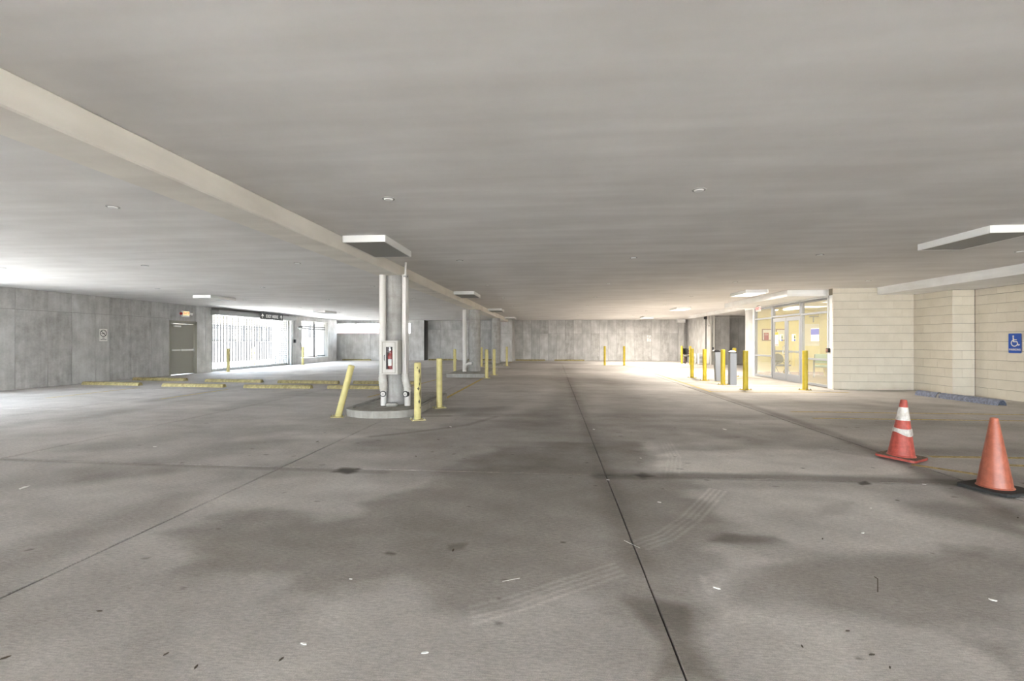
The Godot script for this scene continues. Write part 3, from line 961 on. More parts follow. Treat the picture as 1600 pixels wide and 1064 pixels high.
func build_right_side() -> void:
	# cream painted block wall with the accessible bay, its pilaster and the return beside the lobby
	var w := struct_node("wall_right")
	var st := mb()
	rbox(st, 10.775, 11.1, 0, CEIL, -13.5, 14.0)
	rbox(st, 10.24, 10.9, 0, CEIL, 12.69, 14.0)
	rbox(st, 8.1, 11.1, 0, CEIL, 13.94, 14.2)
	put("body", st.commit(), M.mortar, w)
	blocks(w, "Z", 10.76, -1.0, 4.2, 12.66, 2.72)
	blocks(w, "Z", 10.225, -1.0, 12.66, 13.925, 2.72)
	blocks(w, "X", 12.675, 1.0, 10.235, 10.765, 2.72)
	blocks(w, "X", 13.925, 1.0, 8.06, 10.235, CEIL, 0.6)
	st = mb()
	rbox(st, 10.74, 10.78, 0, CEIL, -13.2, 4.2)
	put("plain_face", st.commit(), M.block[0], w)
	# header and wall of the recess beyond the lobby
	var h := struct_node("wall_recess")
	st = mb()
	rbox(st, 8.15, 8.45, 2.78, CEIL, 19.4, 28.3)
	put("header", st.commit(), M.soffit, h)
	st = mb()
	rbox(st, 8.2, 13.3, 0, CEIL, 20.1, 20.25)
	rbox(st, 9.45, 10.5, 0, CEIL, 28.22, 29.5)
	rbox(st, 10.4, 13.3, 0, CEIL, 29.02, 29.5)
	rbox(st, 13.0, 13.3, 0, CEIL, 20.1, 29.5)
	rbox(st, 9.47, 9.8, 0, CEIL, 28.3, 33.4)
	put("body", st.commit(), M.conc_joint, h)
	panels(h, "X", 28.2, 1.0, [9.45, 9.98, 10.5], [0, CEIL], [M.conc[0], M.conc[3]])
	panels(h, "X", 29.0, 1.0, [10.5, 11.3, 12.15, 13.0], [0, CEIL], [M.conc[0], M.conc[3], M.conc[1]])
	panels(h, "Z", 9.45, -1.0, [28.2, 29.4, 30.6, 31.8, 33.2], [0, CEIL], [M.conc[2], M.conc[4], M.conc[1]])

func build_lobby() -> void:
	var x := 8.15
	var n := struct_node("wall_lobby")
	var st := mb()
	rbox(st, x + 0.1, 11.4, 0, 2.93, 19.98, 20.1)
	rbox(st, 11.05, 11.4, 0, 2.93, 14.2, 20.0)
	rbox(st, x + 0.1, 11.1, 0, 2.93, 14.2, 14.24)
	put("body", st.commit(), M.lobby_wall, n)
	st = mb()
	rbox(st, x, 11.1, 2.72, 2.80, 14.2, 20.0)
	put("lobby_ceiling", st.commit(), M.soffit, n)
	st = mb()
	rbox(st, x + 0.1, 11.05, 0.0, 0.004, 14.24, 19.98)
	put("lobby_floor", st.commit(), M.lobby_floor, n)
	st = mb()
	rbox(st, x + 0.1, 11.05, 0.004, 0.12, 19.96, 19.98)
	put("base_strip", st.commit(), M.lobby_base, n)
	st = mb()
	rbox(st, 11.03, 11.05, 0.004, 0.12, 14.24, 19.96)
	put("base_strip", st.commit(), M.lobby_base, n)
	st = mb()
	rbox(st, x - 0.06, x + 0.08, 0, 2.74, 19.18, 19.30, 0.004)
	put("end_post", st.commit(), M.soffit, n)
	st = mb()
	rbox(st, x - 0.04, x + 0.12, 2.70, CEIL, 14.2, 20.1)
	put("header", st.commit(), M.soffit, n)
	st = mb()
	rbox(st, x - 0.03, x + 0.12, 0.0, 2.70, 19.30, 20.1)
	put("wall_end", st.commit(), M.conc[0], n)
	st = mb()
	rbox(st, x - 0.06, x + 0.08, 0, 2.74, 14.02, 14.24, 0.004)
	put("end_post", st.commit(), M.soffit, n)
	# glazing: a sidelight each side, a transom, two doors
	glazed("window_1", x, 17.72, 19.18, 0.02, 2.69, [0.84, 2.27], "tall left lobby sidelight of three panes in aluminium")
	glazed("window_2", x, 15.76, 17.70, 2.26, 2.69, [], "long transom pane over the lobby doors")
	glazed("window_3", x, 14.24, 15.74, 0.02, 2.69, [0.84, 2.27], "wide right lobby sidelight of three panes in aluminium")
	for k in 2:
		var a := 16.74 if k == 0 else 15.80
		var b := 17.68 if k == 0 else 16.72
		var d := struct_node("door_%d" % (k + 1))
		d.set_meta("label", "aluminium glazed lobby door leaf, " + ("next to the left sidelight" if k == 0 else "next to the right sidelight"))
		st = mb()
		rbox(st, x - 0.025, x + 0.025, 0.01, 2.24, a, a + 0.09, 0.004)
		rbox(st, x - 0.025, x + 0.025, 0.01, 2.24, b - 0.09, b, 0.004)
		rbox(st, x - 0.024, x + 0.024, 2.10, 2.24, a + 0.09, b - 0.09)
		rbox(st, x - 0.024, x + 0.024, 0.01, 0.26, a + 0.09, b - 0.09)
		put("leaf_frame", st.commit(), M.alu, d)
		st = mb()
		rbox(st, x - 0.003, x + 0.003, 0.26, 2.10, a + 0.09, b - 0.09)
		put("pane", st.commit(), M.glass, d)
		st = mb()
		rbox(st, x + 0.03, x + 0.08, 1.0, 1.07, a + 0.05, b - 0.05, 0.008)
		put("push_bar", st.commit(), M.alu, d)
		if k == 0:
			st = mb()
			var hz := a + 0.05
			tube(st, [V(x - 0.03, 0.92, hz), V(x - 0.09, 0.93, hz), V(x - 0.09, 1.22, hz), V(x - 0.03, 1.23, hz)], 0.014, 8)
			put("pull_handle", st.commit(), M.chrome, d)
	# notices on the glass
	var po := thing("notice_poster", "violet and white notice taped to the lobby sidelight beside the block wall", "poster", V(x - 0.012, 1.40, 14.98))
	put("sheet", box_mesh(Vector3(0.003, 0.40, 0.44)), M.paper, po, Vector3(0, 0.20, 0))
	put("printed_band", box_mesh(Vector3(0.002, 0.18, 0.44)), M.violet, po, Vector3(-0.002, 0.29, 0))
	for k in 3:
		put("print_line", box_mesh(Vector3(0.001, 0.012, 0.34)), M.violet, po, Vector3(-0.002, 0.05 + k * 0.04, 0))
	var nt := thing("door_notice", "long white notice with a yellow top taped to the lobby door", "poster", V(x - 0.01, 1.22, 17.42))
	put("sheet", box_mesh(Vector3(0.002, 0.52, 0.26)), M.paper, nt, Vector3(0, 0.26, 0))
	put("yellow_band", box_mesh(Vector3(0.001, 0.09, 0.24)), M.note_yellow, nt, Vector3(-0.0015, 0.46, 0))
	put("red_line", box_mesh(Vector3(0.001, 0.022, 0.22)), M.maroon, nt, Vector3(-0.0015, 0.04, 0))
	for k in 2:
		var c := thing("hours_card", "small white card with a green print on the lobby door, " + ("beside the long notice" if k == 0 else "alone on its leaf"), "poster", V(x - 0.01, 1.40, 17.10 if k == 0 else 16.25))
		put("sheet", box_mesh(Vector3(0.002, 0.24, 0.24)), M.paper, c, Vector3(0, 0.12, 0))
		put("green_print", box_mesh(Vector3(0.001, 0.13, 0.075)), M.note_green, c, Vector3(-0.0015, 0.14, 0.07))
		put("grey_print", box_mesh(Vector3(0.001, 0.05, 0.08)), M.sign_dark, c, Vector3(-0.002, 0.13, 0.07))
		put("blue_print", box_mesh(Vector3(0.001, 0.06, 0.09)), M.note_blue, c, Vector3(-0.0015, 0.035, 0.07))
	# framed boards on the far lobby wall
	for k in 2:
		var f := thing("framed_board", ("wood-framed board with a maroon sheet on the yellow lobby wall" if k == 0 else "wood-framed white board on the yellow lobby wall behind the door"), "picture", V(8.96 if k == 0 else 9.52, 1.42, 19.975))
		put("backing", box_mesh(Vector3(0.40, 0.46, 0.012)), M.paper, f, Vector3(0, 0.24, 0.006))
		st = mb()
		cbox(st, Vector3(0, 0.015, 0.015), Vector3(0.44, 0.03, 0.03), 0.004)
		cbox(st, Vector3(0, 0.475, 0.015), Vector3(0.44, 0.03, 0.03), 0.004)
		cbox(st, Vector3(-0.205, 0.245, 0.015), Vector3(0.03, 0.49, 0.03), 0.004)
		cbox(st, Vector3(0.205, 0.245, 0.015), Vector3(0.03, 0.49, 0.03), 0.004)
		put("frame", st.commit(), M.wood, f)
		if k == 0:
			var sh := put("maroon_sheet", box_mesh(Vector3(0.19, 0.30, 0.002)), M.maroon, f, Vector3(-0.05, 0.18, 0.014))
			for j in 3:
				put("print_line", box_mesh(Vector3(0.14, 0.008, 0.001)), M.paper, sh, Vector3(0, 0.05 + j * 0.03, 0.0015))
	var pl := thing("wall_map", "large pale wall chart on the yellow lobby wall beside its corner", "poster", V(10.72, 1.20, 19.975))
	put("sheet", box_mesh(Vector3(0.60, 0.92, 0.008)), M.paper, pl, Vector3(0, 0.46, 0.004))
	put("border", box_mesh(Vector3(0.54, 0.80, 0.002)), M.sign_white, pl, Vector3(0, 0.50, 0.009))
	var br := thing("wall_bracket", "small grey shelf bracket high on the yellow lobby wall", "bracket", V(10.78, 2.18, 19.975))
	put("arm", box_mesh(Vector3(0.34, 0.03, 0.10), 0.004), M.alu, br, Vector3(0, 0.24, 0.05))
	put("stem", box_mesh(Vector3(0.03, 0.24, 0.03), 0.004), M.alu, br, Vector3(0, 0.12, 0.02))
	# lamp panels in the lobby ceiling
	for k in 2:
		var Z := 15.9 + k * 2.3
		var l := thing("lobby_light", "flat lit panel in the lobby ceiling, " + ("nearer the block wall" if k == 0 else "nearer the framed boards"), "light", V(9.6, 2.72, Z))
		put("light_frame", box_mesh(Vector3(1.24, 0.02, 0.64), 0.003), M.white_metal, l, Vector3(0, -0.008, 0))
		put("light_panel", box_mesh(Vector3(1.16, 0.006, 0.56)), M.lens_lit, l, Vector3(0, -0.021, 0))
		area_light(l, Vector3(0, -0.03, 0), Vector2(1.16, 0.56), Color(1.0, 0.94, 0.76), LOBBY)
	# chairs
	oval_chair(V(9.12, 0.004, 19.15), 0.30)
	arm_chair(V(10.25, 0.004, 18.35), -0.5, "pale green arm chair against the lobby wall behind the door")
	arm_chair(V(9.2, 0.004, 15.15), -0.9, "pale green arm chair close behind the lobby sidelight")
	var bk := thing("mop_bucket", "small yellow bucket on the lobby floor under the wall chart", "bucket", V(10.75, 0.004, 18.9))
	st = mb()
	lathe(st, [Vector2(0, 0), Vector2(0.12, 0), Vector2(0.16, 0.32), Vector2(0.17, 0.33), Vector2(0.15, 0.33), Vector2(0.11, 0.02), Vector2(0, 0.02)], 20)
	put("shell", st.commit(), M.yellow, bk)
	st = mb()
	tube(st, [Vector3(-0.16, 0.31, 0), Vector3(-0.15, 0.24, 0.1), Vector3(0, 0.2, 0.17), Vector3(0.15, 0.24, 0.1), Vector3(0.16, 0.31, 0)], 0.005, 6)
	put("handle", st.commit(), M.steel, bk)
	# call button outside, on conduit
	var cb := thing("door_button", "dark square door button on a thin conduit beside the lobby glazing", "switch", V(x - 0.065, 1.05, 14.16))
	put("button_box", box_mesh(Vector3(0.06, 0.13, 0.12), 0.008), M.dark, cb, Vector3(-0.03, 0.08, 0))
	put("button_face", box_mesh(Vector3(0.012, 0.09, 0.08), 0.003), plain(Color(0.55, 0.40, 0.36), 0.5), cb, Vector3(-0.064, 0.08, 0.0))
	st = mb()
	bar(st, Vector3(-0.015, 0.14, 0), Vector3(-0.015, 1.69, 0), 0.012, 0.012, 8)
	put("conduit", st.commit(), M.steel, cb)
	# red exit sign under the soffit
	var e := thing("exit_sign", "red lettered exit sign hanging under the lobby soffit", "sign", V(7.75, 2.52, 18.0))
	put("housing", box_mesh(Vector3(0.05, 0.20, 0.34), 0.008), M.white_metal, e, Vector3(0, 0.10, 0))
	put("canopy", box_mesh(Vector3(0.06, 0.02, 0.14), 0.004), M.dark, e, Vector3(0, 0.21, 0))
	put("sign_letters", text_mesh("EXIT", 0.14), glow(Color(1.0, 0.18, 0.12), 0.035), e, Vector3(-0.027, 0.10, 0), Vector3(0, -PI / 2, 0))
	put("end_letters", text_mesh("E", 0.05), glow(Color(1.0, 0.18, 0.12), 0.035), e, Vector3(0, 0.10, 0.172))

func glazed(called: String, x: float, a: float, b: float, y0: float, y1: float, rails: Array, label: String) -> void:
	var o := struct_node(called)
	o.set_meta("label", label)
	var st := mb()
	rbox(st, x - 0.045, x + 0.055, y0, y1, a, a + 0.06, 0.003)
	rbox(st, x - 0.045, x + 0.055, y0, y1, b - 0.06, b, 0.003)
	rbox(st, x - 0.044, x + 0.054, y0, y0 + 0.07, a + 0.06, b - 0.06, 0.003)
	rbox(st, x - 0.044, x + 0.054, y1 - 0.06, y1, a + 0.06, b - 0.06, 0.003)
	put("frame", st.commit(), M.alu, o)
	var ys := [y0 + 0.07]
	for r: float in rails:
		st = mb()
		rbox(st, x - 0.044, x + 0.054, r - 0.03, r + 0.03, a + 0.06, b - 0.06, 0.003)
		put("rail", st.commit(), M.alu, o)
		ys.append(r - 0.03)
		ys.append(r + 0.03)
	ys.append(y1 - 0.06)
	for k in range(0, ys.size(), 2):
		st = mb()
		rbox(st, x - 0.003, x + 0.003, ys[k], ys[k + 1], a + 0.06, b - 0.06)
		put("pane", st.commit(), M.glass, o)

const LOBBY := 0.14
const GARAGE := 1.85

func area_light(parent: Node, at: Vector3, size: Vector2, c: Color, e: float) -> void:
	var l := AreaLight3D.new()
	l.name = "area_light"
	l.area_size = size
	l.light_color = c
	l.light_energy = e
	l.area_normalize_energy = true
	l.set("area_range", 60.0)
	l.shadow_enabled = true
	l.position = at
	l.rotation = Vector3(-PI / 2, 0, 0)
	parent.add_child(l, true)

func oval_chair(at: Vector3, turn: float) -> void:
	var o := thing("visitor_chair", "grey oval-backed visitor chair with a dark seat beside the framed boards", "chair", at, turn)
	var st := mb()
	var oval := PackedVector2Array()
	for k in 28:
		var t := TAU * k / 28
		oval.append(Vector2(cos(t) * 0.27, sin(t) * 0.21))
	prism(st, oval, Vector3(0, 0.68, -0.22), Vector3.RIGHT, Vector3(0, 0.98, -0.17), Vector3(0, 0.01, 0.05))
	put("backrest", st.commit(), M.chair_grey, o)
	put("seat", box_mesh(Vector3(0.50, 0.06, 0.46), 0.02), M.chair_dark, o, Vector3(0, 0.43, 0.02))
	for s in [-1.0, 1.0]:
		st = mb()
		tube(st, [Vector3(s * 0.26, 0.012, -0.28), Vector3(s * 0.27, 0.40, 0.0), Vector3(s * 0.27, 0.62, 0.16), Vector3(s * 0.28, 0.64, 0.05), Vector3(s * 0.27, 0.62, -0.20)], 0.012, 8)
		put("leg", st.commit(), M.dark, o)
		st = mb()
		tube(st, [Vector3(s * 0.26, 0.012, 0.26), Vector3(s * 0.265, 0.40, -0.02), Vector3(s * 0.22, 0.62, -0.20)], 0.012, 8)
		put("leg", st.commit(), M.dark, o)

func arm_chair(at: Vector3, turn: float, label: String) -> void:
	var o := thing("arm_chair", label, "chair", at, turn)
	put("seat", box_mesh(Vector3(0.52, 0.08, 0.50), 0.02), M.chair_teal, o, Vector3(0, 0.44, 0))
	put("backrest", box_mesh(Vector3(0.50, 0.36, 0.06), 0.02), M.chair_teal, o, Vector3(0, 0.72, -0.25), Vector3(-0.12, 0, 0))
	for s in [-1.0, 1.0]:
		var st := mb()
		tube(st, [Vector3(s * 0.29, 0.012, 0.24), Vector3(s * 0.29, 0.62, 0.22), Vector3(s * 0.29, 0.66, 0.16), Vector3(s * 0.29, 0.66, -0.2), Vector3(s * 0.29, 0.60, -0.26)], 0.018, 8)
		put("arm", st.commit(), M.chair_grey, o)
		st = mb()
		tube(st, [Vector3(s * 0.27, 0.012, -0.27), Vector3(s * 0.27, 0.45, -0.24), Vector3(s * 0.26, 0.88, -0.29)], 0.016, 8)
		put("leg", st.commit(), M.chair_grey, o)

func build_outside() -> void:
	var g := struct_node("ground_outside")
	var st := mb()
	rbox(st, -70, 60, -0.6, -0.31, -60, 90)
	put("earth", st.commit(), M.conc_out, g)
	st = mb()
	rbox(st, -22.0, -15.76, -0.31, -0.01, -20, 38.0)
	put("driveway", st.commit(), M.conc_out, g)
	st = mb()
	rbox(st, -30, 30, -0.31, -0.01, -48, -13.55)
	put("forecourt", st.commit(), M.asphalt, g)
	# retaining walls with fences on top
	var r := thing("retaining_wall", "pale concrete retaining wall below the hillside beyond the grille", "wall", V(-22.15, -0.01, 25.0))
	st = mb()
	cbox(st, Vector3(0, 0.69, 0), Vector3(0.3, 1.40, 60.0), 0.01)
	put("wall_body", st.commit(), M.conc_dull, r)
	var r2 := thing("retaining_wall", "grey concrete boundary wall beyond the picket screen", "wall", V(-16.0, -0.01, 38.2))
	st = mb()
	cbox(st, Vector3(0, 0.85, 0), Vector3(12.4, 1.72, 0.3), 0.01)
	put("wall_body", st.commit(), M.conc_dull, r2)
	var wg := thing("wing_wall", "white concrete wing wall just outside the rolling grille", "wall", V(-16.4, -0.01, 26.3))
	st = mb()
	cbox(st, Vector3(0, 1.6, 0), Vector3(1.25, 3.2, 0.3), 0.01)
	put("wall_body", st.commit(), M.conc_out, wg)
	picket_fence("steel_fence", "black steel picket fence along the hillside retaining wall", V(-22.15, 1.385, 20.0), V(-22.15, 1.385, 37.9), 1.15, 0.16, M.black_metal, [1.08, 0.93, 0.10], [0.42, 0.72], 0.04)
	picket_fence("steel_fence", "black steel picket fence on the grey boundary wall", V(-22.0, 1.71, 38.2), V(-9.9, 1.71, 38.2), 1.15, 0.15, M.black_metal, [1.08, 0.90, 0.10], [0.06, 0.405, 0.545, 0.72], 0.04, 0.13)
	# hillside
	var h := struct_node("hillside")
	var hs := mb()
	var n := FastNoiseLite.new()
	n.seed = 8
	n.frequency = 0.15
	for i in 24:
		for j in 40:
			var q := []
			for k in [[0, 0], [1, 0], [1, 1], [0, 1]]:
				var dx: float = -22.3 - (i + k[0]) * 1.0
				var Z: float = 0.0 + (j + k[1]) * 1.6
				q.append(V(dx, 1.3 + (-22.3 - dx) * 0.42 + 0.35 * n.get_noise_2d(dx, Z) * minf(1.0, (-22.3 - dx) * 0.3), Z))
			var nn: Vector3 = (q[1] - q[0]).cross(q[3] - q[0]).normalized()
			quad(hs, q[0], q[1], q[2], q[3], nn if nn.y > 0 else -nn)
	put("leafy_slope", hs.commit(), M.litter, h)
	# trees on the slope
	tree(V(-25.5, 2.5, 29.2), 5.0, "pale bare tree with a forked trunk on the hillside beyond the fence")
	tree(V(-29.0, 4.0, 36.0), 5.5, "bare tree high on the hillside above the fence")
	for k in 5:
		var Z := 23.0 + k * 3.1
		var b := thing("leafy_shrub", "low yellow-green shrub on the leaf-strewn slope", "shrub", V(-27.0 - (k % 2) * 1.6, 3.1 + (k % 2) * 0.7, Z), k * 1.1, "shrubs on the hillside")
		st = mb()
		for j in 4:
			var a := TAU * j / 4 + k
			bar(st, Vector3(0, -0.2, 0), Vector3(cos(a) * 0.35, 0.6, sin(a) * 0.35), 0.015, 0.006, 5)
		put("stems", st.commit(), M.bark, b)
		st = mb()
		for j in 140:
			var p := Vector3(rng.randfn(0, 0.38), 0.55 + rng.randfn(0, 0.2), rng.randfn(0, 0.38))
			leaf(st, p, 0.07)
		put("foliage", st.commit(), M.leaf, b).set_meta("kind", "stuff")
	# red roofs far beyond the boundary wall
	for k in 2:
		var c: Array = [[-20.75, 1.7], [-18.55, 1.3]][k]
		var o := thing("red_roofed_shed", ["long low red-roofed shed beyond the boundary fence", "small red-roofed shed with a steeper gable beyond the fence"][k], "building", V(c[0], -0.31, 46.0))
		put("shed_wall", box_mesh(Vector3(c[1], 2.42, 3.0)), M.conc_out, o, Vector3(0, 1.21, 0))
		st = mb()
		var top: float = [0.34, 0.62][k]
		prism(st, PackedVector2Array([Vector2(-c[1] / 2 - 0.2, 0), Vector2(c[1] / 2 + 0.2, 0), Vector2(c[1] / 2 - 0.4, top), Vector2(-c[1] / 2 + 0.4, top)]), Vector3(0, 2.42, -1.7), Vector3.RIGHT, Vector3.UP, Vector3(0, 0, 3.4))
		put("roof", st.commit(), M.red_roof, o)
	var tp := thing("blue_tarpaulin", "dark blue tarpaulin heaped against the boundary fence", "tarpaulin", V(-20.3, 1.30, 38.9))
	st = mb()
	prism(st, PackedVector2Array([Vector2(-0.7, 0), Vector2(0.9, 0), Vector2(0.55, 0.5), Vector2(0.1, 0.75), Vector2(-0.15, 1.05), Vector2(-0.5, 1.2), Vector2(-0.62, 0.7)]), Vector3(0, 0, 0), Vector3.RIGHT, Vector3.UP, Vector3(0, 0, -0.5))
	put("sheet", st.commit(), M.tarp, tp)
	var bk := struct_node("bank_outside")
	st = mb()
	rbox(st, -22.0, -9.8, -0.3, 1.3, 38.36, 44.0)
	put("earth", st.commit(), M.litter, bk)
	var ws := thing("wall_notice", "small white notice on the grey boundary wall outside", "sign", V(-20.2, 0.95, 38.045))
	put("plate", box_mesh(Vector3(0.26, 0.52, 0.006)), M.sign_white, ws, Vector3(0, 0.26, 0.0))

func leaf(st: SurfaceTool, p: Vector3, s: float) -> void:
	var a := Vector3(rng.randf_range(-1, 1), rng.randf_range(-1, 1), rng.randf_range(-1, 1)).normalized()
	var f := frame_of(a)
	quad(st, p - f.x * s, p + f.z * s * 0.5, p + f.x * s, p - f.z * s * 0.5, f.y)

func tree(at: Vector3, high: float, label: String) -> void:
	var o := thing("bare_tree", label, "tree", at)
	var st := mb()
	bar(st, Vector3(0, -0.6, 0), Vector3(0.05, high * 0.3, 0.02), 0.16, 0.12, 10)
	var tips := []
	for k in 5:
		var a := TAU * k / 5 + 0.4
		var p := Vector3(0.05, high * 0.3, 0.02)
		var q := p + Vector3(cos(a) * 0.7, high * 0.32, sin(a) * 0.7)
		bar(st, p, q, 0.085, 0.05, 8)
		for j in 3:
			var b := a + (j - 1) * 0.8
			var r := q + Vector3(cos(b) * 0.6, high * rng.randf_range(0.18, 0.34), sin(b) * 0.6)
			bar(st, q, r, 0.045, 0.012, 6)
			tips.append(r)
	put("trunk", st.commit(), M.bark, o)
	st = mb()
	for t: Vector3 in tips:
		for j in 14:
			leaf(st, t + Vector3(rng.randfn(0, 0.3), rng.randfn(-0.3, 0.3), rng.randfn(0, 0.3)), 0.06)
	put("foliage", st.commit(), M.leaf, o).set_meta("kind", "stuff")

func fixture(at: Vector3, lit: bool, label: String, e := GARAGE) -> void:
	var o := thing("ceiling_light", label, "light", at, 0.0, "")
	var st := mb()
	var w := 0.64
	var l := 1.2
	for s in [-1.0, 1.0]:
		cbox(st, Vector3(s * (w / 2 - 0.012), -0.05, 0), Vector3(0.024, 0.10, l), 0.003)
		cbox(st, Vector3(0, -0.05, s * (l / 2 - 0.012)), Vector3(w - 0.05, 0.10, 0.024), 0.003)
	cbox(st, Vector3(0, -0.006, 0), Vector3(w - 0.05, 0.012, l - 0.05))
	put("housing", st.commit(), M.white_metal, o)
	put("lens" if not lit else "light_lens", box_mesh(Vector3(w - 0.05, 0.01, l - 0.05)), M.lens_lit if lit else M.lens, o, Vector3(0, -0.092, 0))
	if lit:
		area_light(o, Vector3(0, -0.105, 0), Vector2(w - 0.06, l - 0.06), Color(1.0, 0.965, 0.915), e)

func build_ceiling_things() -> void:
	var where := ["over the kerbed column with the extinguisher cabinet", "before the second round column", "between the second and third round columns", "next to the beam's far end"]
	for k in 4:
		fixture(V(-2.72, CEIL, 6.95 + k * 7.4), false, "unlit box light beside the long beam, " + where[k])
	for k in 2:
		fixture(V(-11.6, CEIL, 14.7 + k * 7.6), false, "unlit box light on the ceiling, " + ("level with the steel exit door" if k == 0 else "level with the driveway grille"))
	fixture(V(6.07, CEIL, 7.15), false, "unlit box light above the two traffic cones")
	fixture(V(6.03, CEIL, 14.7), true, "lit box light in front of the glazed lobby", 0.62)
	fixture(V(5.82, CEIL, 21.5), true, "lit box light beyond the lobby, second from it")
	fixture(V(5.82, CEIL, 28.9), true, "lit box light close to the far concrete wall")
	# sprinkler cover plates
	for i in 7:
		for j in 7:
			var x: float = -11.45 + i * 3.23
			var Z := 4.75 + j * 3.75
			if absf(x + 3.2) < 0.5 or (x > 7.0 and Z > 13.0):
				continue
			var o := thing("sprinkler_plate", "small round sprinkler cover plate on the ceiling", "sprinkler", V(x, CEIL, Z), 0.0, "sprinkler plates in rows across the ceiling")
			var key := "sprinkler"
			if not cache.has(key):
				var st := mb()
				lathe(st, [Vector2(0.0, -0.016), Vector2(0.042, -0.014), Vector2(0.048, -0.004), Vector2(0.048, 0.001)], 20)
				cache[key] = st.commit()
				st = mb()
				lathe(st, [Vector2(0.0, -0.006), Vector2(0.066, -0.004), Vector2(0.068, 0.001)], 20)
				cache["sprinkler_ring"] = st.commit()
			put("plate", cache[key], M.white_metal, o)
			put("ring", cache["sprinkler_ring"], M.lens, o)

func bollard(at: Vector3, high: float, r: float, m: Material, label: String, group := "", plate := true, lean := Vector2.ZERO) -> Node3D:
	var o := thing("bollard", label, "bollard", at, 0.0, group)
	var st := mb()
	lathe(st, [Vector2(r, 0.0), Vector2(r, high - 0.02), Vector2(r * 0.93, high - 0.006), Vector2(r * 0.75, high), Vector2(0, high + 0.004)], 24)
	var post := put("post", st.commit(), m, o, Vector3(0, 0.010, 0))
	post.rotation = Vector3(lean.x, 0, lean.y)
	if plate:
		put("base_plate", box_mesh(Vector3(0.24, 0.014, 0.24), 0.003), m, o, Vector3(0, 0.0075, 0), Vector3(0, 0.5, 0) if lean == Vector2.ZERO else Vector3(0, 0.3, lean.y * 0.35))
		st = mb()
		lathe(st, [Vector2(0.014, 0.0), Vector2(0.014, 0.018), Vector2(0.006, 0.022), Vector2(0.006, 0.035), Vector2(0, 0.036)], 8)
		var bm := st.commit()
		for k in 4:
			var a := TAU * k / 4 + PI / 4 + 0.5
			put("bolt", bm, M.galv, o, Vector3(cos(a) * 0.135, 0.014, -sin(a) * 0.135))
	return o

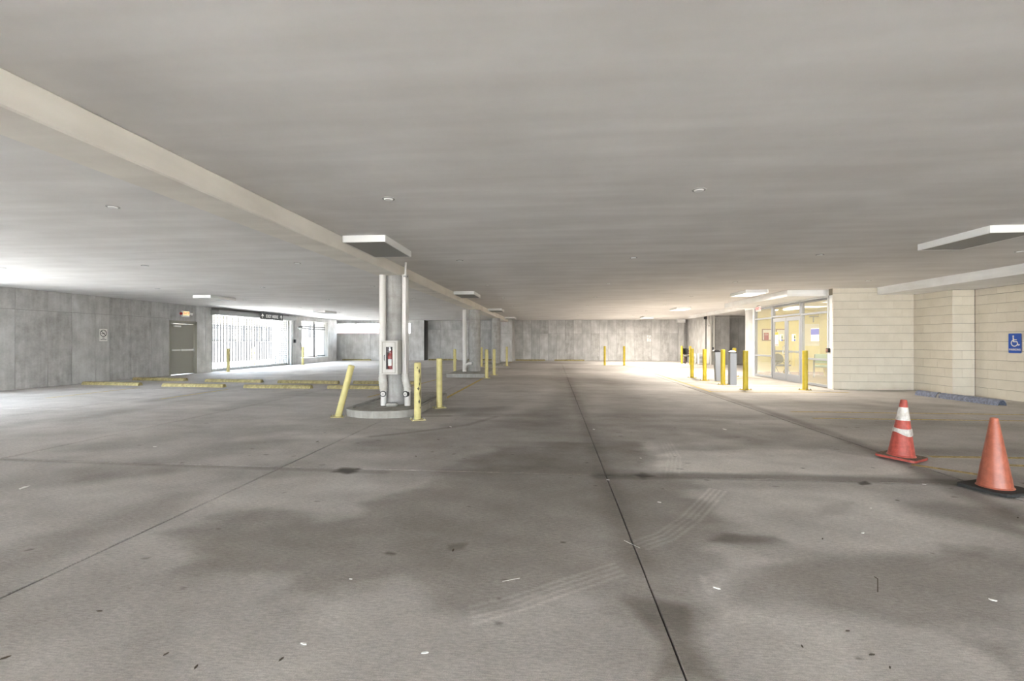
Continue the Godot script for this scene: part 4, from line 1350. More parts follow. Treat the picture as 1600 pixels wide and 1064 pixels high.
func build_columns() -> void:
	# kerbed island of the first column
	kerb_island("round-nosed concrete kerb island under the column with the extinguisher cabinet", -3.93, -2.55, 7.98, 11.2, 0.13, true)
	kerb_island("low square-ended concrete kerb island under the second column", -4.1, -2.62, 17.25, 21.6, 0.14, false)
	kerb_island("far concrete kerb island under the third column", -4.0, -2.75, 24.9, 28.0, 0.12, false)
	var zs := [9.02, 18.9, 26.1]
	var names := ["round concrete column carrying the white extinguisher cabinet", "second round concrete column with one white pipe beside it", "third and farthest round concrete column under the beam"]
	for k in 3:
		var y0: float = [0.13, 0.14, 0.12][k]
		var c := thing("round_column", names[k], "column", V(-3.19 if k == 0 else -3.28, y0, zs[k]))
		var st := mb()
		var cr := 0.22 if k == 0 else 0.25
		lathe(st, [Vector2(cr, 0), Vector2(cr, 0.78), Vector2(cr - 0.003, 0.782), Vector2(cr, 0.785), Vector2(cr, 2.71 - y0)], 40)
		put("shaft", st.commit(), M.conc_col, c)
	# downpipes on the first column
	for s in [-1.0, 1.0]:
		var x: float = -3.36 if s < 0 else -2.90
		var Z := 8.75
		var o := thing("drain_pipe", "white drain pipe with a wrapped bend and cleanout, " + ("gate" if s < 0 else "lobby") + " side of the cabinet column", "pipe", V(x, 0.13, Z))
		var st := mb()
		bar(st, Vector3(0, 0.62, 0), Vector3(0, 2.58, 0), 0.066, 0.066, 20)
		put("upper_pipe", st.commit(), M.pipe, o)
		st = mb()
		var shift := 0.02 if s < 0 else 0.045
		var prof := []
		for k in 15:
			var t := k / 14.0
			prof.append(Vector3(shift * smoothstep(0.2, 0.9, t), 0.64 - 0.36 * t, 0.0))
		for k in 14:
			var r := 0.072 + 0.006 * (k % 2) + (0.012 * sin(PI * k / 14.0) if s < 0 else 0.0)
			bar(st, prof[k], prof[k + 1], r, r - 0.006, 18)
		put("wrapped_bend", st.commit(), M.wrap, o)
		st = mb()
		bar(st, Vector3(shift, 0.0, 0), Vector3(shift, 0.30, 0), 0.058, 0.058, 18)
		put("lower_pipe", st.commit(), M.pipe, o)
		st = mb()
		bar(st, Vector3(shift, 0.235, 0.03), Vector3(shift - 0.02 * s, 0.235, 0.085), 0.06, 0.06, 20)
		put("cleanout_ring", st.commit(), M.dark, o)
		st = mb()
		bar(st, Vector3(shift, 0.235, 0.05), Vector3(shift - 0.02 * s, 0.235, 0.092), 0.046, 0.044, 20)
		var cap := put("cleanout_cap", st.commit(), M.pipe, o)
		put("cap_nut", box_mesh(Vector3(0.018, 0.018, 0.016), 0.002), M.galv, cap, Vector3(shift - 0.02 * s, 0.235, 0.098))
	var vp := thing("vent_pipe", "thin white pipe running up past the beam on the cabinet column", "pipe", V(-2.86, 0.76, 8.64))
	var st2 := mb()
	tube(st2, [Vector3(0, 0, 0), Vector3(0, 2.10, 0), Vector3(0.015, 2.14, 0.02), Vector3(0.015, 2.17, 0.03)], 0.022, 12)
	put("pipe_run", st2.commit(), M.pipe, vp)
	st2 = mb()
	cbox(st2, Vector3(0, 1.9, 0), Vector3(0.08, 0.03, 0.05), 0.004)
	put("clamp", st2.commit(), M.galv, vp)
	var cp := thing("concrete_block", "small rounded lump of concrete at the foot of the cabinet column", "block", V(-3.12, 0.13, 8.60))
	st2 = mb()
	cbox(st2, Vector3(0, 0.035, 0), Vector3(0.24, 0.07, 0.12), 0.025)
	put("lump", st2.commit(), M.kerb, cp)
	# pipe on the second column
	var p2n := thing("drain_pipe", "white drain pipe with a side elbow beside the second column", "pipe", V(-3.66, 0.14, 18.66))
	st2 = mb()
	bar(st2, Vector3.ZERO, Vector3(0, 2.57, 0), 0.085, 0.085, 20)
	put("upper_pipe", st2.commit(), M.pipe, p2n)
	st2 = mb()
	tube(st2, [Vector3(0.0, 0.10, 0.05), Vector3(0.08, 0.28, 0.10), Vector3(0.2, 0.33, 0.12), Vector3(0.34, 0.33, 0.13)], 0.055, 14)
	put("side_elbow", st2.commit(), M.pipe, p2n)
	st2 = mb()
	bar(st2, Vector3(0.33, 0.33, 0.13), Vector3(0.37, 0.33, 0.13), 0.066, 0.066, 16)
	put("elbow_collar", st2.commit(), M.galv, p2n)
	# extinguisher cabinet
	var c := thing("extinguisher_cabinet", "white fire extinguisher cabinet with a tall window on the column", "cabinet", V(-3.13, 0.76, 8.60))
	var sh := mb()
	cbox(sh, Vector3(-0.155, 0.325, 0.0), Vector3(0.02, 0.65, 0.2), 0.003)
	cbox(sh, Vector3(0.155, 0.325, 0.0), Vector3(0.02, 0.65, 0.2), 0.003)
	cbox(sh, Vector3(0, 0.64, 0.0), Vector3(0.29, 0.02, 0.2), 0.003)
	cbox(sh, Vector3(0, 0.01, 0.0), Vector3(0.29, 0.02, 0.2), 0.003)
	put("shell", sh.commit(), M.cabinet, c)
	put("back_plate", box_mesh(Vector3(0.29, 0.61, 0.02)), M.cabinet_inside, c, Vector3(0, 0.325, -0.09))
	var door := mb()
	var zf := 0.105
	cbox(door, Vector3(-0.115, 0.325, zf), Vector3(0.10, 0.65, 0.018), 0.003)
	cbox(door, Vector3(0.115, 0.325, zf), Vector3(0.10, 0.65, 0.018), 0.003)
	cbox(door, Vector3(0, 0.59, zf), Vector3(0.13, 0.12, 0.018), 0.003)
	cbox(door, Vector3(0, 0.05, zf), Vector3(0.13, 0.10, 0.018), 0.003)
	var dn := put("door", door.commit(), M.cabinet, c)
	var tr := mb()
	for q in [[-0.135, 0.325, 0.008, 0.60], [0.115, 0.325, 0.008, 0.60]]:
		cbox(tr, Vector3(q[0], q[1], zf + 0.011), Vector3(q[2], q[3], 0.008), 0.001)
	for q in [0.03, 0.62]:
		cbox(tr, Vector3(-0.01, q, zf + 0.011), Vector3(0.25, 0.008, 0.008), 0.001)
	put("door_moulding", tr.commit(), M.frame_paint, dn)
	put("window_pane", box_mesh(Vector3(0.13, 0.43, 0.004)), M.cabinet_glass, dn, Vector3(0, 0.315, zf))
	var hd := mb()
	tube(hd, [Vector3(-0.09, 0.27, zf + 0.012), Vector3(-0.09, 0.28, zf + 0.035), Vector3(-0.09, 0.36, zf + 0.035), Vector3(-0.09, 0.37, zf + 0.012)], 0.006, 8)
	put("handle", hd.commit(), M.dark, dn)
	var fe := thing("fire_extinguisher", "red fire extinguisher standing inside the white cabinet", "extinguisher", V(-3.14, 0.785, 8.615))
	sh = mb()
	lathe(sh, [Vector2(0, 0), Vector2(0.06, 0.0), Vector2(0.065, 0.02), Vector2(0.065, 0.33), Vector2(0.045, 0.39), Vector2(0.02, 0.41), Vector2(0.02, 0.43), Vector2(0, 0.43)], 20)
	put("cylinder", sh.commit(), M.red, fe)
	put("label_plate", box_mesh(Vector3(0.07, 0.13, 0.006)), M.paper, fe, Vector3(0, 0.2, 0.064))
	sh = mb()
	cbox(sh, Vector3(0, 0.45, 0.02), Vector3(0.035, 0.04, 0.09), 0.004)
	cbox(sh, Vector3(0, 0.49, 0.03), Vector3(0.03, 0.015, 0.11), 0.003)
	put("valve", sh.commit(), M.chrome, fe)
	sh = mb()
	tube(sh, [Vector3(0.02, 0.45, 0.02), Vector3(0.075, 0.42, 0.03), Vector3(0.078, 0.25, 0.03), Vector3(0.075, 0.12, 0.03)], 0.01, 8)
	put("hose", sh.commit(), M.dark, fe)

func kerb_island(label: String, x0: float, x1: float, Z0: float, Z1: float, high: float, round_end: bool) -> void:
	var o := thing("kerb_island", label, "kerb", V((x0 + x1) / 2, 0, (Z0 + Z1) / 2))
	var hw := (x1 - x0) / 2
	var hl := (Z1 - Z0) / 2
	var pts := PackedVector2Array()
	if round_end:
		for k in 17:
			var t := PI * k / 16
			pts.append(Vector2(cos(t) * hw, hl - hw * 0.62 + sin(t) * hw * 0.62))
		for k in 17:
			var t := PI + PI * k / 16
			pts.append(Vector2(cos(t) * hw, -hl + hw * 0.62 + sin(t) * hw * 0.62))
	else:
		pts = PackedVector2Array([Vector2(-hw, -hl), Vector2(hw, -hl), Vector2(hw, hl), Vector2(-hw, hl)])
	# kerb stones round a fill
	var inner := Geometry2D.offset_polygon(pts, -0.15)[0]
	var st := mb()
	prism(st, inner, Vector3(0, 0.0, 0), Vector3.RIGHT, Vector3.BACK, Vector3(0, high - 0.006, 0))
	put("island_fill", st.commit(), M.kerb, o)
	var segs := 8 if round_end else 4
	var n := pts.size()
	for s in segs:
		var a := s * n / segs
		var b := (s + 1) * n / segs
		var poly := PackedVector2Array()
		var back := PackedVector2Array()
		for k in range(a, b + 1):
			var p: Vector2 = pts[k % n]
			poly.append(p)
			var m := p
			m.x -= signf(p.x) * minf(0.15, absf(p.x))
			var d := p.normalized()
			back.append(p - (d * 0.16 if round_end else Vector2(signf(p.x), signf(p.y)) * 0.15))
		back.reverse()
		poly.append_array(back)
		# narrow joints between the stones
		var cen := Vector2.ZERO
		for p in poly:
			cen += p / poly.size()
		for k in poly.size():
			poly[k] = cen + (poly[k] - cen) * 0.994
		st = mb()
		prism(st, poly, Vector3.ZERO, Vector3.RIGHT, Vector3.BACK, Vector3(0, high, 0))
		put("kerb_stone", st.commit(), M.kerb, o)

func wheel_stop(at: Vector3, turn: float, L: float, m: Material, label: String, group := "") -> void:
	var o := thing("wheel_stop", label, "wheel stop", at, turn, group)
	var key := "stop%s" % L
	if not cache.has(key):
		var st := mb()
		var prof := PackedVector2Array([Vector2(-0.08, 0.0), Vector2(0.08, 0.0), Vector2(0.075, 0.04), Vector2(0.05, 0.085), Vector2(0.02, 0.10), Vector2(-0.02, 0.10), Vector2(-0.05, 0.085), Vector2(-0.075, 0.04)])
		prism(st, prof, Vector3(-L / 2, 0, 0), Vector3.BACK, Vector3.UP, Vector3(L, 0, 0))
		cache[key] = st.commit()
		st = mb()
		lathe(st, [Vector2(0.0, 0.001), Vector2(0.014, 0.001), Vector2(0.016, -0.01)], 10)
		cache["pin"] = st.commit()
	put("stop_body", cache[key], m, o)
	for s in [-1.0, 1.0]:
		put("pin", cache["pin"], M.galv, o, Vector3(s * (L / 2 - 0.35), 0.101, 0))

func cone(at: Vector3, turn: float, tilt: Vector3, striped: bool, label: String) -> void:
	var o := thing("traffic_cone", label, "cone", at, turn)
	var body: Material = M.cone_red if striped else M.cone_orange
	var top := 0.70 if striped else 0.68
	var r0 := 0.130 if striped else 0.126
	var r1 := 0.031 if striped else 0.029
	var y0 := 0.045 if striped else 0.04
	var n := FastNoiseLite.new()
	n.seed = 3 if striped else 4
	n.frequency = 3.0
	var st := mb()
	var seg := 32
	var rows := 14
	var ring := func(k: int, j: int) -> Vector3:
		var t := float(k) / rows
		var a := TAU * (j % seg) / seg
		var r := lerpf(r0, r1, t)
		r *= 1.0 + (0.035 if not striped else 0.015) * n.get_noise_3d(cos(a), sin(a), t * 2.0)
		return Vector3(cos(a) * r, y0 + (top - y0) * t, sin(a) * r)
	for k in rows:
		for j in seg:
			var q: Array = [ring.call(k, j), ring.call(k, j + 1), ring.call(k + 1, j + 1), ring.call(k + 1, j)]
			var a0 := TAU * j / seg
			var a1 := TAU * (j + 1) / seg
			var n0 := Vector3(cos(a0), 0.2, sin(a0)).normalized()
			var n1 := Vector3(cos(a1), 0.2, sin(a1)).normalized()
			quad4(st, q[0], q[1], q[2], q[3], n0, n1, n1, n0)
	lathe(st, [Vector2(r1, top), Vector2(r1 - 0.008, top + 0.002), Vector2(r1 - 0.01, top - 0.12)], seg)
	lathe(st, [Vector2(r0 + 0.012, y0 - 0.012), Vector2(r0 + 0.004, y0 + 0.006), Vector2(r0 - 0.004, y0 + 0.012)], seg)
	put("cone_body", st.commit(), body, o, Vector3.ZERO, tilt)
	st = mb()
	var half := 0.20
	var corner := PackedVector2Array()
	for c in [[1, 1], [-1, 1], [-1, -1], [1, -1]]:
		for e in ([[1.0, 0.75], [0.93, 0.93], [0.75, 1.0]] if c[0] * c[1] > 0 else [[0.75, 1.0], [0.93, 0.93], [1.0, 0.75]]):
			corner.append(Vector2(c[0] * e[0], c[1] * e[1]) * half)
	prism(st, corner, Vector3(0, 0.012, 0), Vector3.RIGHT, Vector3.BACK, Vector3(0, 0.024, 0))
	var bs := put("base", st.commit(), M.cone_red if striped else M.rubber, o, Vector3.ZERO, tilt)
	st = mb()
	var smaller := PackedVector2Array()
	for p in corner:
		smaller.append(p * 0.97)
	prism(st, smaller, Vector3(0, 0.036, 0), Vector3.RIGHT, Vector3.BACK, Vector3(0, 0.003, 0))
	put("dusty_top", st.commit(), M.cone_base_top if striped else M.rubber, bs)
	if striped:
		for b in [[0.30, 0.375, 1.03, 1.025, "torn_band"], [0.46, 0.615, 1.02, 1.02, "white_band"]]:
			st = mb()
			var a0: float = lerpf(r0, r1, (b[0] - y0) / (top - y0)) * b[2]
			var a1: float = lerpf(r0, r1, (b[1] - y0) / (top - y0)) * b[3]
			if b[4] == "white_band":
				lathe(st, [Vector2(a0, b[0]), Vector2(a1, b[1])], 32)
			else:
				for j in 32:
					var t0 := TAU * j / 32
					var t1 := TAU * (j + 1) / 32
					var lo0: float = b[0] + 0.022 * sin(t0 * 2.0 + 0.6)
					var lo1: float = b[0] + 0.022 * sin(t1 * 2.0 + 0.6)
					var hi0: float = b[1] + 0.014 * sin(t0 + 2.0)
					var hi1: float = b[1] + 0.014 * sin(t1 + 2.0)
					var d0 := Vector3(cos(t0), 0, sin(t0))
					var d1 := Vector3(cos(t1), 0, sin(t1))
					quad4(st, d0 * a0 * 1.05 + Vector3.UP * lo0, d1 * a0 * 1.05 + Vector3.UP * lo1, d1 * a1 * 1.05 + Vector3.UP * hi1, d0 * a1 * 1.05 + Vector3.UP * hi0, d0, d1, d1, d0)
			put(b[4], st.commit(), M.cone_band, o, Vector3.ZERO, tilt)

func build_floor_things() -> void:
	# bollards round the first two columns
	bollard(V(-3.96, 0, 8.10), 0.98, 0.058, M.yellow_pale, "pale yellow bollard leaning over with its base plate torn up, beside the kerb island", "", true, Vector2(0.0, -0.268))
	var sb := bollard(V(-2.40, 0, 7.92), 1.01, 0.062, M.yellow_pale, "pale yellow bollard scraped black, in front of the kerb island")
	for q in [[0.93, 0.05, 0.2, 0.35], [0.87, 0.12, 0.75, 0.5], [0.72, 0.24, 1.0, 0.4], [0.56, 0.08, 0.5, 0.7], [0.47, 0.26, 1.05, 0.5], [0.33, 0.10, 0.75, 0.6], [0.22, 0.05, 1.1, 0.4], [0.64, 0.10, 0.8, 0.3]]:
		var sm := mb()
		var pts := []
		for k in 9:
			var t := k / 8.0
			pts.append([q[2] + q[3] * (t - 0.5), q[1] * 0.5 * sin(PI * t) * (0.7 + 0.3 * sin(k * 2.3))])
		for k in 8:
			var a0: float = pts[k][0]
			var a1: float = pts[k + 1][0]
			var d0 := Vector3(sin(a0), 0, cos(a0))
			var d1 := Vector3(sin(a1), 0, cos(a1))
			quad4(sm, d0 * 0.0627 + Vector3.UP * (q[0] - pts[k][1]), d1 * 0.0627 + Vector3.UP * (q[0] - pts[k + 1][1]), d1 * 0.0627 + Vector3.UP * (q[0] + pts[k + 1][1]), d0 * 0.0627 + Vector3.UP * (q[0] + pts[k][1]), d0, d1, d1, d0)
		put("scrape_mark", sm.commit(), M.scrape, sb)
	bollard(V(-2.38, 0, 9.40), 1.03, 0.062, M.yellow_pale, "clean pale yellow bollard just behind the scraped one")
	bollard(V(-4.28, 0, 19.6), 1.04, 0.062, M.yellow_pale, "pale yellow bollard on the gate side of the second column")
	bollard(V(-2.50, 0, 17.05), 1.08, 0.065, M.yellow_pale, "pale yellow bollard at the corner of the second kerb island")
	bollard(V(-2.42, 0, 18.65), 1.06, 0.062, M.yellow_pale, "pale yellow bollard close beside the second column on its lobby side")
	bollard(V(-3.90, 0, 24.7), 1.06, 0.062, M.yellow_pale, "pale yellow bollard on the gate side of the third column")
	bollard(V(-2.58, 0, 25.4), 1.08, 0.062, M.yellow_pale, "pale yellow bollard on the lobby side of the third column")
	bollard(V(2.97, 0, 26.6), 1.10, 0.062, M.yellow, "yellow bollard of the lone pair before the far wall, farther from the lobby", "", false)
	bollard(V(4.07, 0, 26.6), 1.10, 0.062, M.yellow, "yellow bollard of the lone pair before the far wall, nearer the lobby", "", false)
	bollard(V(7.95, 0, 29.0), 1.09, 0.062, M.yellow, "yellow bollard beside the red-brown chair in the far corner", "", false)
	bollard(V(8.05, 0, 27.6), 1.09, 0.062, M.yellow, "yellow bollard in front of the white louvred boxes", "", false)
	bollard(V(5.31, 0, 18.0), 1.11, 0.068, M.yellow, "yellow bollard of the lobby row standing closest to the far wall")
	bollard(V(5.36, 0, 16.7), 1.11, 0.068, M.yellow, "yellow bollard touching the leaning grey post")
	bollard(V(5.45, 0, 15.2), 1.12, 0.068, M.yellow, "yellow bollard beside the upright grey post")
	bollard(V(7.18, 0, 18.8), 1.12, 0.068, M.yellow, "yellow bollard standing alone by the lobby jamb next to the recess")
	bollard(V(5.52, 0, 13.65), 1.12, 0.070, M.yellow, "yellow bollard of the lobby row standing farthest from the far wall")
	bollard(V(7.20, 0, 13.75), 1.12, 0.070, M.yellow, "yellow bollard in front of the lobby sidelight with the violet notice")
	bollard(V(-14.75, 0, 19.5), 1.05, 0.065, M.yellow_pale, "yellowish bollard just inside the driveway grille")
	bollard(V(-14.85, 0, 25.9), 1.05, 0.065, M.yellow_pale, "pale bollard before the pier with the security camera")
	bollard(V(-17.6, -0.01, 25.4), 1.05, 0.07, M.yellow_pale, "pale bollard outside behind the closed grille")
	# grey posts
	for k in 2:
		var o := thing("reader_post", ("square grey post leaning beside a yellow bollard" if k == 0 else "upright square grey post with a rounded cap and dark band"), "post", V(5.74 if k == 0 else 5.74, 0, 16.5 if k == 0 else 15.2))
		var lean := Vector3(0, 0, 0.05) if k == 0 else Vector3.ZERO
		put("post_body", box_mesh(Vector3(0.20, 1.02, 0.20), 0.008), M.grey_post, o, Vector3(0, 0.512, 0), lean)
		var bd := put("dark_band", box_mesh(Vector3(0.215, 0.03, 0.215), 0.006), M.dark, o, Vector3(-0.05 if k == 0 else 0.0, 1.035, 0), lean)
		var st := mb()
		lathe(st, [Vector2(0.105, 0.0), Vector2(0.10, 0.02), Vector2(0.07, 0.045), Vector2(0, 0.06)], 20)
		put("cap", st.commit(), M.white_metal if k == 1 else M.dark, bd, Vector3(0, 0.012, 0))
		if k == 0:
			put("reader_head", box_mesh(Vector3(0.10, 0.05, 0.10), 0.01), M.white_metal, o, Vector3(-0.13, 1.06, 0.0), Vector3(0, 0, -0.3))
			put("aerial_box", box_mesh(Vector3(0.05, 0.12, 0.05), 0.006), M.dark, o, Vector3(-0.16, 1.13, 0.0))
	# wheel stops
	var nx := [-14.0, -10.95, -8.15, -5.55]
	var nz := [13.3, 13.0, 12.87, 12.87]
	var fz := [15.0, 14.65, 14.42, 14.42]
	for k in 4:
		wheel_stop(V(nx[k], 0, nz[k]), -0.06 if k < 2 else -0.01, 2.1, M.yellow_stop, "faded yellow wheel stop in the staggered double row", "wheel stops in the double row before the exit door")
		wheel_stop(V(nx[k] + 0.08, 0, fz[k]), -0.05 if k < 2 else -0.02, 2.1, M.yellow_stop, "faded yellow wheel stop in the staggered double row", "wheel stops in the double row before the exit door")
	for x in [-14.15, -8.0, -5.1, -1.6, 1.15]:
		wheel_stop(V(x, 0, 31.8 if x < -10 else (32.6 if x < -3 else 32.4)), 0.0, 2.1, M.yellow_stop, "yellow wheel stop along the far concrete wall", "wheel stops along the far wall")
	# blue stop at the accessible bay
	var b := thing("wheel_stop", "worn blue wheel stop at the foot of the cream block wall", "wheel stop", V(9.58, 0, 11.75), PI / 2 + 0.12)
	var st3 := mb()
	var prof := PackedVector2Array()
	for k in 13:
		var t := PI * k / 12
		prof.append(Vector2(cos(t) * 0.105, sin(t) * 0.13))
	for s in [[-0.58, 0.35], [0.42, 0.98]]:
		st3 = mb()
		prism(st3, prof, Vector3(s[0], 0, 0), Vector3.BACK, Vector3.UP, Vector3(s[1] - s[0], 0, 0))
		put("stop_body", st3.commit(), M.blue_stop, b)
	var sc := PackedVector2Array()
	for p in prof:
		sc.append(p * 0.86)
	st3 = mb()
	prism(st3, sc, Vector3(0.35, 0, 0), Vector3.BACK, Vector3.UP, Vector3(0.07, 0, 0))
	put("broken_core", st3.commit(), M.kerb, b)
	# the near end is hollow
	var rim := prof.duplicate()
	for k in 13:
		var t := PI * (12 - k) / 12
		rim.append(Vector2(cos(t) * 0.088, maxf(sin(t) * 0.112, 0.0)))
	st3 = mb()
	prism(st3, rim, Vector3(-0.98, 0, 0), Vector3.BACK, Vector3.UP, Vector3(0.40, 0, 0))
	put("hollow_end", st3.commit(), M.blue_stop, b)
	# cones
	cone(V(4.14, 0.0, 5.83), 0.62, Vector3(0.03, 0, -0.02), true, "red traffic cone with white bands, one of them torn")
	cone(V(4.13, 0.0, 4.66), 0.35, Vector3(0.0, 0, 0.015), false, "plain faded orange traffic cone on a black rubber base")

func build_signs() -> void:
	# accessible parking sign
	var x := 10.755
	var o := thing("accessible_parking_sign", "blue accessible parking sign on the cream block wall", "sign", V(x - 0.006, 1.12, 11.64))
	var rc := PackedVector2Array()
	for c in [[1, 1, 0.0], [-1, 1, PI / 2], [-1, -1, PI], [1, -1, PI * 1.5]]:
		for k in 5:
			var t: float = c[2] + PI / 2 * k / 4
			rc.append(Vector2(c[0] * 0.13, c[1] * 0.21) + Vector2(cos(t), sin(t)) * 0.02)
	# sign axes: right as seen from the room is towards the camera side (+z), up is y, out is -x
	var ax := Vector3(0, 0, 1)
	var ay := Vector3.UP
	var out := Vector3(-1, 0, 0)
	var st := mb()
	prism(st, rc, Vector3(0, 0.23, 0), ax, ay, out * 0.004)
	put("plate", st.commit(), M.sign_blue, o)
	st = mb()
	var z := out * 0.0045
	var c0 := Vector3(0, 0.23, 0) + z
	prism(st, circle(0.019, 18, Vector2(-0.035, 0.165)), c0, ax, ay, out * 0.001)
	prism(st, arc_band(0.062, 0.084, PI * 0.62, PI * 2.02, Vector2(-0.008, 0.005), 26), c0, ax, ay, out * 0.001)
	prism(st, PackedVector2Array([Vector2(-0.05, 0.14), Vector2(-0.022, 0.14), Vector2(-0.018, 0.092), Vector2(0.045, 0.092), Vector2(0.045, 0.072), Vector2(-0.016, 0.072), Vector2(-0.014, 0.05), Vector2(0.055, 0.05), Vector2(0.088, -0.03), Vector2(0.112, -0.02), Vector2(0.118, -0.04), Vector2(0.078, -0.058), Vector2(0.042, 0.026), Vector2(-0.04, 0.026)]), c0, ax, ay, out * 0.001)
	put("wheelchair_symbol", st.commit(), M.sign_white, o)
	put("sign_letters", text_mesh("PARKING", 0.062), M.sign_white, o, Vector3(-0.005, 0.082, 0), Vector3(0, -PI / 2, 0))
	# no smoking signs
	no_smoking(V(-15.394, 1.40, 14.32), PI / 2, "white no-smoking sign with a barred circle near the steel exit door")
	no_smoking(V(6.82, 1.38, 33.19), 0.0, "small white no-smoking notice on the far concrete wall")
	# EXIT HERE
	var e := thing("exit_here_sign", "dark EXIT HERE sign with two arrows over the driveway grille", "sign", V(-14.85, 2.53, 22.9), 0.0)
	put("board", box_mesh(Vector3(0.03, 0.34, 1.95), 0.004), M.sign_dark, e, Vector3(0, 0.17, 0))
	put("sign_letters", text_mesh("EXIT HERE", 0.22), M.sign_white, e, Vector3(0.0165, 0.17, 0), Vector3(0, PI / 2, 0))
	for s in [-1.0, 1.0]:
		st = mb()
		prism(st, PackedVector2Array([Vector2(-0.018, -0.11), Vector2(0.018, -0.11), Vector2(0.018, 0.02), Vector2(0.085, -0.03), Vector2(0.085, 0.02), Vector2(0.0, 0.12), Vector2(-0.085, 0.02), Vector2(-0.085, -0.03), Vector2(-0.018, 0.02)]), Vector3(0.0155, 0.17, s * 0.80), Vector3(0, 0, -1), Vector3.UP, Vector3(0.002, 0, 0))
		put("arrow", st.commit(), M.sign_white, e)
	for s in [-0.7, 0.7]:
		put("hanger", box_mesh(Vector3(0.008, 0.06, 0.02)), M.galv, e, Vector3(0, 0.37, s))

func no_smoking(at: Vector3, turn: float, label: String) -> void:
	var o := thing("no_smoking_sign", label, "sign", at, turn)
	put("plate", box_mesh(Vector3(0.28, 0.42, 0.004), 0.001), M.sign_white, o, Vector3(0, 0.21, 0.003))
	var st := mb()
	var z := Vector3(0, 0.27, 0.0052)
	prism(st, arc_band(0.098, 0.118, 0.0, TAU * 0.999, Vector2.ZERO, 36), z, Vector3.RIGHT, Vector3.UP, Vector3(0, 0, 0.001))
	var d := Vector2(1, -1).normalized()
	var n := Vector2(1, 1).normalized() * 0.010
	prism(st, PackedVector2Array([d * 0.1 + n, d * -0.1 + n, d * -0.1 - n, d * 0.1 - n]), z, Vector3.RIGHT, Vector3.UP, Vector3(0, 0, 0.001))
	put("barred_circle", st.commit(), M.ink, o)
	st = mb()
	prism(st, PackedVector2Array([Vector2(-0.07, -0.022), Vector2(0.045, -0.022), Vector2(0.045, -0.002), Vector2(-0.07, -0.002)]), z + Vector3(0, 0, 0.0002), Vector3.RIGHT, Vector3.UP, Vector3(0, 0, 0.0006))
	prism(st, PackedVector2Array([Vector2(0.05, -0.022), Vector2(0.062, -0.022), Vector2(0.062, -0.002), Vector2(0.05, -0.002)]), z + Vector3(0, 0, 0.0002), Vector3.RIGHT, Vector3.UP, Vector3(0, 0, 0.0006))
	prism(st, arc_band(0.02, 0.028, -0.6, 2.2, Vector2(0.035, 0.035), 10), z + Vector3(0, 0, 0.0002), Vector3.RIGHT, Vector3.UP, Vector3(0, 0, 0.0006))
	put("cigarette_symbol", st.commit(), M.ink, o)
	put("sign_letters", text_mesh("NO", 0.05, true, 0.001), M.ink, o, Vector3(0, 0.105, 0.0056))
	put("sign_letters", text_mesh("SMOKING", 0.045, true, 0.001), M.ink, o, Vector3(0, 0.055, 0.0056))

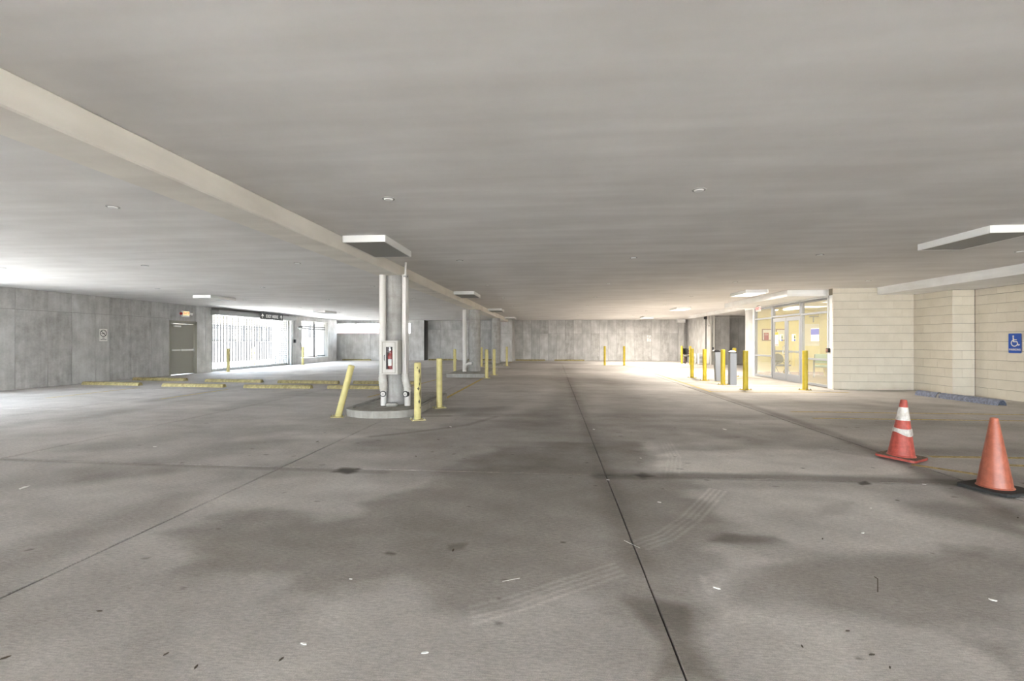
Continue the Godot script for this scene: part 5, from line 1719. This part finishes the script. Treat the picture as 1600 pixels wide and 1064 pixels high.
func build_far_corner() -> void:
	# pilaster and pipes in the far right corner
	var p := thing("corner_pilaster", "slim concrete pilaster with a pale capital in the corner of the far wall", "pilaster", V(8.98, 0, 32.97))
	put("shaft", box_mesh(Vector3(0.38, 2.70, 0.28), 0.008), M.conc[0], p, Vector3(0, 1.35, 0))
	put("capital", box_mesh(Vector3(0.52, 0.23, 0.36), 0.006), M.soffit, p, Vector3(0, 2.815, 0))
	var o := thing("riser_pipe", "pale riser pipe with a double bend at the wall end beyond the bollards", "pipe", V(9.3, 0, 28.0))
	var st := mb()
	tube(st, [Vector3(0.05, 0, 0), Vector3(0.05, 2.2, 0), Vector3(0.03, 2.34, 0), Vector3(-0.07, 2.5, 0), Vector3(-0.10, 2.62, 0), Vector3(-0.10, 2.92, 0)], 0.055, 14)
	put("pipe_run", st.commit(), M.pipe, o)
	st = mb()
	tube(st, [Vector3(-0.12, 2.28, 0), Vector3(-0.03, 2.30, 0.02), Vector3(0.05, 2.30, 0)], 0.05, 12)
	put("branch", st.commit(), M.pipe, o)
	var q := thing("dark_conduit", "dark conduit running down beside the pale riser pipe", "pipe", V(9.08, 0.0, 28.05))
	st = mb()
	tube(st, [Vector3(0, 0, 0), Vector3(0, 2.7, 0), Vector3(-0.03, 2.92, 0)], 0.03, 10)
	put("pipe_run", st.commit(), M.dark, q)
	put("junction_box", box_mesh(Vector3(0.16, 0.2, 0.1), 0.008), M.dark, q, Vector3(-0.03, 2.80, 0))
	var c := thing("straight_pipe", "straight pale pipe at the edge of the recess", "pipe", V(9.56, 0, 28.05))
	st = mb()
	bar(st, Vector3.ZERO, Vector3(0, 2.90, 0), 0.045, 0.045, 14)
	put("pipe_run", st.commit(), M.pipe, c)
	var d := thing("ceiling_conduit", "thin pale conduit crossing the recess just under the ceiling", "pipe", V(11.2, 2.82, 28.15))
	st = mb()
	bar(st, Vector3(-1.6, 0, 0), Vector3(1.8, 0, 0), 0.02, 0.02, 10)
	put("pipe_run", st.commit(), M.pipe, d)
	# red-brown chair
	var h := thing("wooden_chair", "red-brown wooden chair standing behind the far yellow bollards", "chair", V(8.55, 0, 30.4), -0.9)
	put("seat", box_mesh(Vector3(0.44, 0.04, 0.44), 0.01), M.chair_wood, h, Vector3(0, 0.46, 0))
	for s in [-1.0, 1.0]:
		put("leg", box_mesh(Vector3(0.04, 0.44, 0.04), 0.004), M.chair_wood, h, Vector3(s * 0.19, 0.22, 0.19))
		put("leg", box_mesh(Vector3(0.04, 0.82, 0.04), 0.004), M.chair_wood, h, Vector3(s * 0.19, 0.41, -0.19))
		put("arm", box_mesh(Vector3(0.04, 0.03, 0.40), 0.004), M.chair_wood, h, Vector3(s * 0.21, 0.64, 0))
	put("back_rail", box_mesh(Vector3(0.40, 0.09, 0.03), 0.008), M.chair_wood, h, Vector3(0, 0.76, -0.19))
	put("back_rail", box_mesh(Vector3(0.36, 0.05, 0.03), 0.008), M.chair_wood, h, Vector3(0, 0.60, -0.19))
	# white louvred boxes
	for k in 2:
		var b := thing("louvred_box", ("white louvred air unit nearer the wall end" if k == 0 else "slim white louvred air unit behind the yellow bollard"), "air unit", V(8.98 if k == 0 else 8.55, 0, 28.45 if k == 0 else 28.75), -0.1)
		var w := 0.46 if k == 0 else 0.26
		put("casing", box_mesh(Vector3(w, 0.62, 0.34), 0.015), M.white_metal, b, Vector3(0, 0.33, 0))
		for j in 6:
			put("louvre", box_mesh(Vector3(w * 0.72, 0.035, 0.02), 0.004), M.white_metal, b, Vector3(-0.02, 0.14 + j * 0.075, 0.185), Vector3(0.5, 0, 0))
			put("slot", box_mesh(Vector3(w * 0.72, 0.02, 0.006)), M.dark, b, Vector3(-0.02, 0.11 + j * 0.075, 0.172))
		put("foot", box_mesh(Vector3(w * 0.9, 0.03, 0.3)), M.dark, b, Vector3(0, 0.015, 0))
	var a := thing("office_chair", "dark office chair with a curved back behind the white louvred units", "chair", V(8.35, 0, 29.5), 0.5)
	st = mb()
	prism(st, arc_band(0.24, 0.29, 0.3, PI - 0.3, Vector2.ZERO, 14), Vector3(0, 0.58, 0), Vector3.RIGHT, Vector3(0, 0, -1), Vector3(0, 0.36, 0))
	put("backrest", st.commit(), M.chair_dark, a)
	put("seat", box_mesh(Vector3(0.48, 0.09, 0.46), 0.03), M.chair_grey, a, Vector3(0, 0.47, 0.02))
	st = mb()
	bar(st, Vector3(0, 0.08, 0), Vector3(0, 0.44, 0), 0.03, 0.03, 10)
	put("pedestal", st.commit(), M.dark, a)
	for k in 5:
		var t := TAU * k / 5
		st = mb()
		bar(st, Vector3(0, 0.10, 0), Vector3(cos(t) * 0.28, 0.06, sin(t) * 0.28), 0.02, 0.014, 8)
		bar(st, Vector3(cos(t) * 0.28, 0.028, sin(t) * 0.28 - 0.02), Vector3(cos(t) * 0.28, 0.028, sin(t) * 0.28 + 0.02), 0.028, 0.028, 10)
		put("leg", st.commit(), M.dark, a)

func build_debris() -> void:
	# scraps of paper, leaves and a twig lying on the slabs
	for d in [[38, 762, 0.10], [928, 671, 0.06], [704, 667, 0.05], [1132, 671, 0.10], [1001, 716, 0.03], [1120, 919, 0.035], [1348, 833, 0.03], [1361, 794, 0.025], [1551, 938, 0.03], [1444, 757, 0.03], [1360, 795, 0.02], [242, 698, 0.05], [950, 750, 0.03], [1030, 785, 0.03], [475, 1006, 0.03], [664, 1020, 0.03], [548, 905, 0.02], [605, 602, 0.16]]:
		var p := on_level(d[0], d[1])
		var o := thing("paper_scrap", "small pale scrap of litter lying on the concrete floor", "litter", p, rng.randf() * TAU, "pale scraps scattered on the floor")
		var st := mb()
		var s: float = d[2] * 0.55
		prism(st, PackedVector2Array([Vector2(-s, -s * 0.25), Vector2(-s * 0.2, -s * 0.4), Vector2(s, -s * 0.1), Vector2(s * 0.7, s * 0.3), Vector2(-s * 0.6, s * 0.35)]), Vector3(0, 0.001, 0), Vector3.RIGHT, Vector3.BACK, Vector3(0, 0.004, 0))
		put("scrap", st.commit(), M.paper, o)
	for d in [[156, 955, 0.035], [1362, 1023, 0.03], [1253, 1010, 0.022], [1324, 986, 0.025], [1402, 782, 0.03], [1390, 1043, 0.02], [307, 1042, 0.03], [8, 1028, 0.04], [440, 1030, 0.03], [685, 687, 0.05], [650, 713, 0.05], [496, 690, 0.07], [1590, 809, 0.03], [708, 860, 0.04], [1285, 842, 0.025], [260, 1022, 0.025]]:
		var p := on_level(d[0], d[1])
		var o := thing("dead_leaf", "small dark dead leaf lying on the concrete floor", "leaf", p, rng.randf() * TAU, "dead leaves scattered on the floor")
		var st := mb()
		var s: float = d[2] * 0.5
		prism(st, PackedVector2Array([Vector2(-s, 0), Vector2(-s * 0.3, -s * 0.35), Vector2(s * 0.5, -s * 0.25), Vector2(s, 0.0), Vector2(s * 0.4, s * 0.3), Vector2(-s * 0.4, s * 0.25)]), Vector3(0, 0.001, 0), Vector3.RIGHT, Vector3.BACK, Vector3(0, 0.003, 0))
		put("leaf_blade", st.commit(), M.bark, o)
	for d in [[[1371, 905], [1371, 925], [1366, 902], "short dark twig on the clean concrete in front of the cones", true], [[975, 845], [1000, 857], [985, 850], "thin pale straw lying across the long slab joint", false], [[785, 909], [812, 904], [795, 908], "thin pale straw lying on the dark stained floor", false]]:
		var a := on_level(d[2][0], d[2][1])
		var b := on_level(d[0][0], d[0][1])
		var c := on_level(d[1][0], d[1][1])
		var o := thing("twig", d[3], "twig", b)
		var st := mb()
		tube(st, [a - b + Vector3(0, 0.004, 0), Vector3(0, 0.004, 0), c - b + Vector3(0, 0.004, 0)], 0.0028 if d[4] else 0.0015, 6)
		put("stem", st.commit(), M.bark if d[4] else M.paper, o)
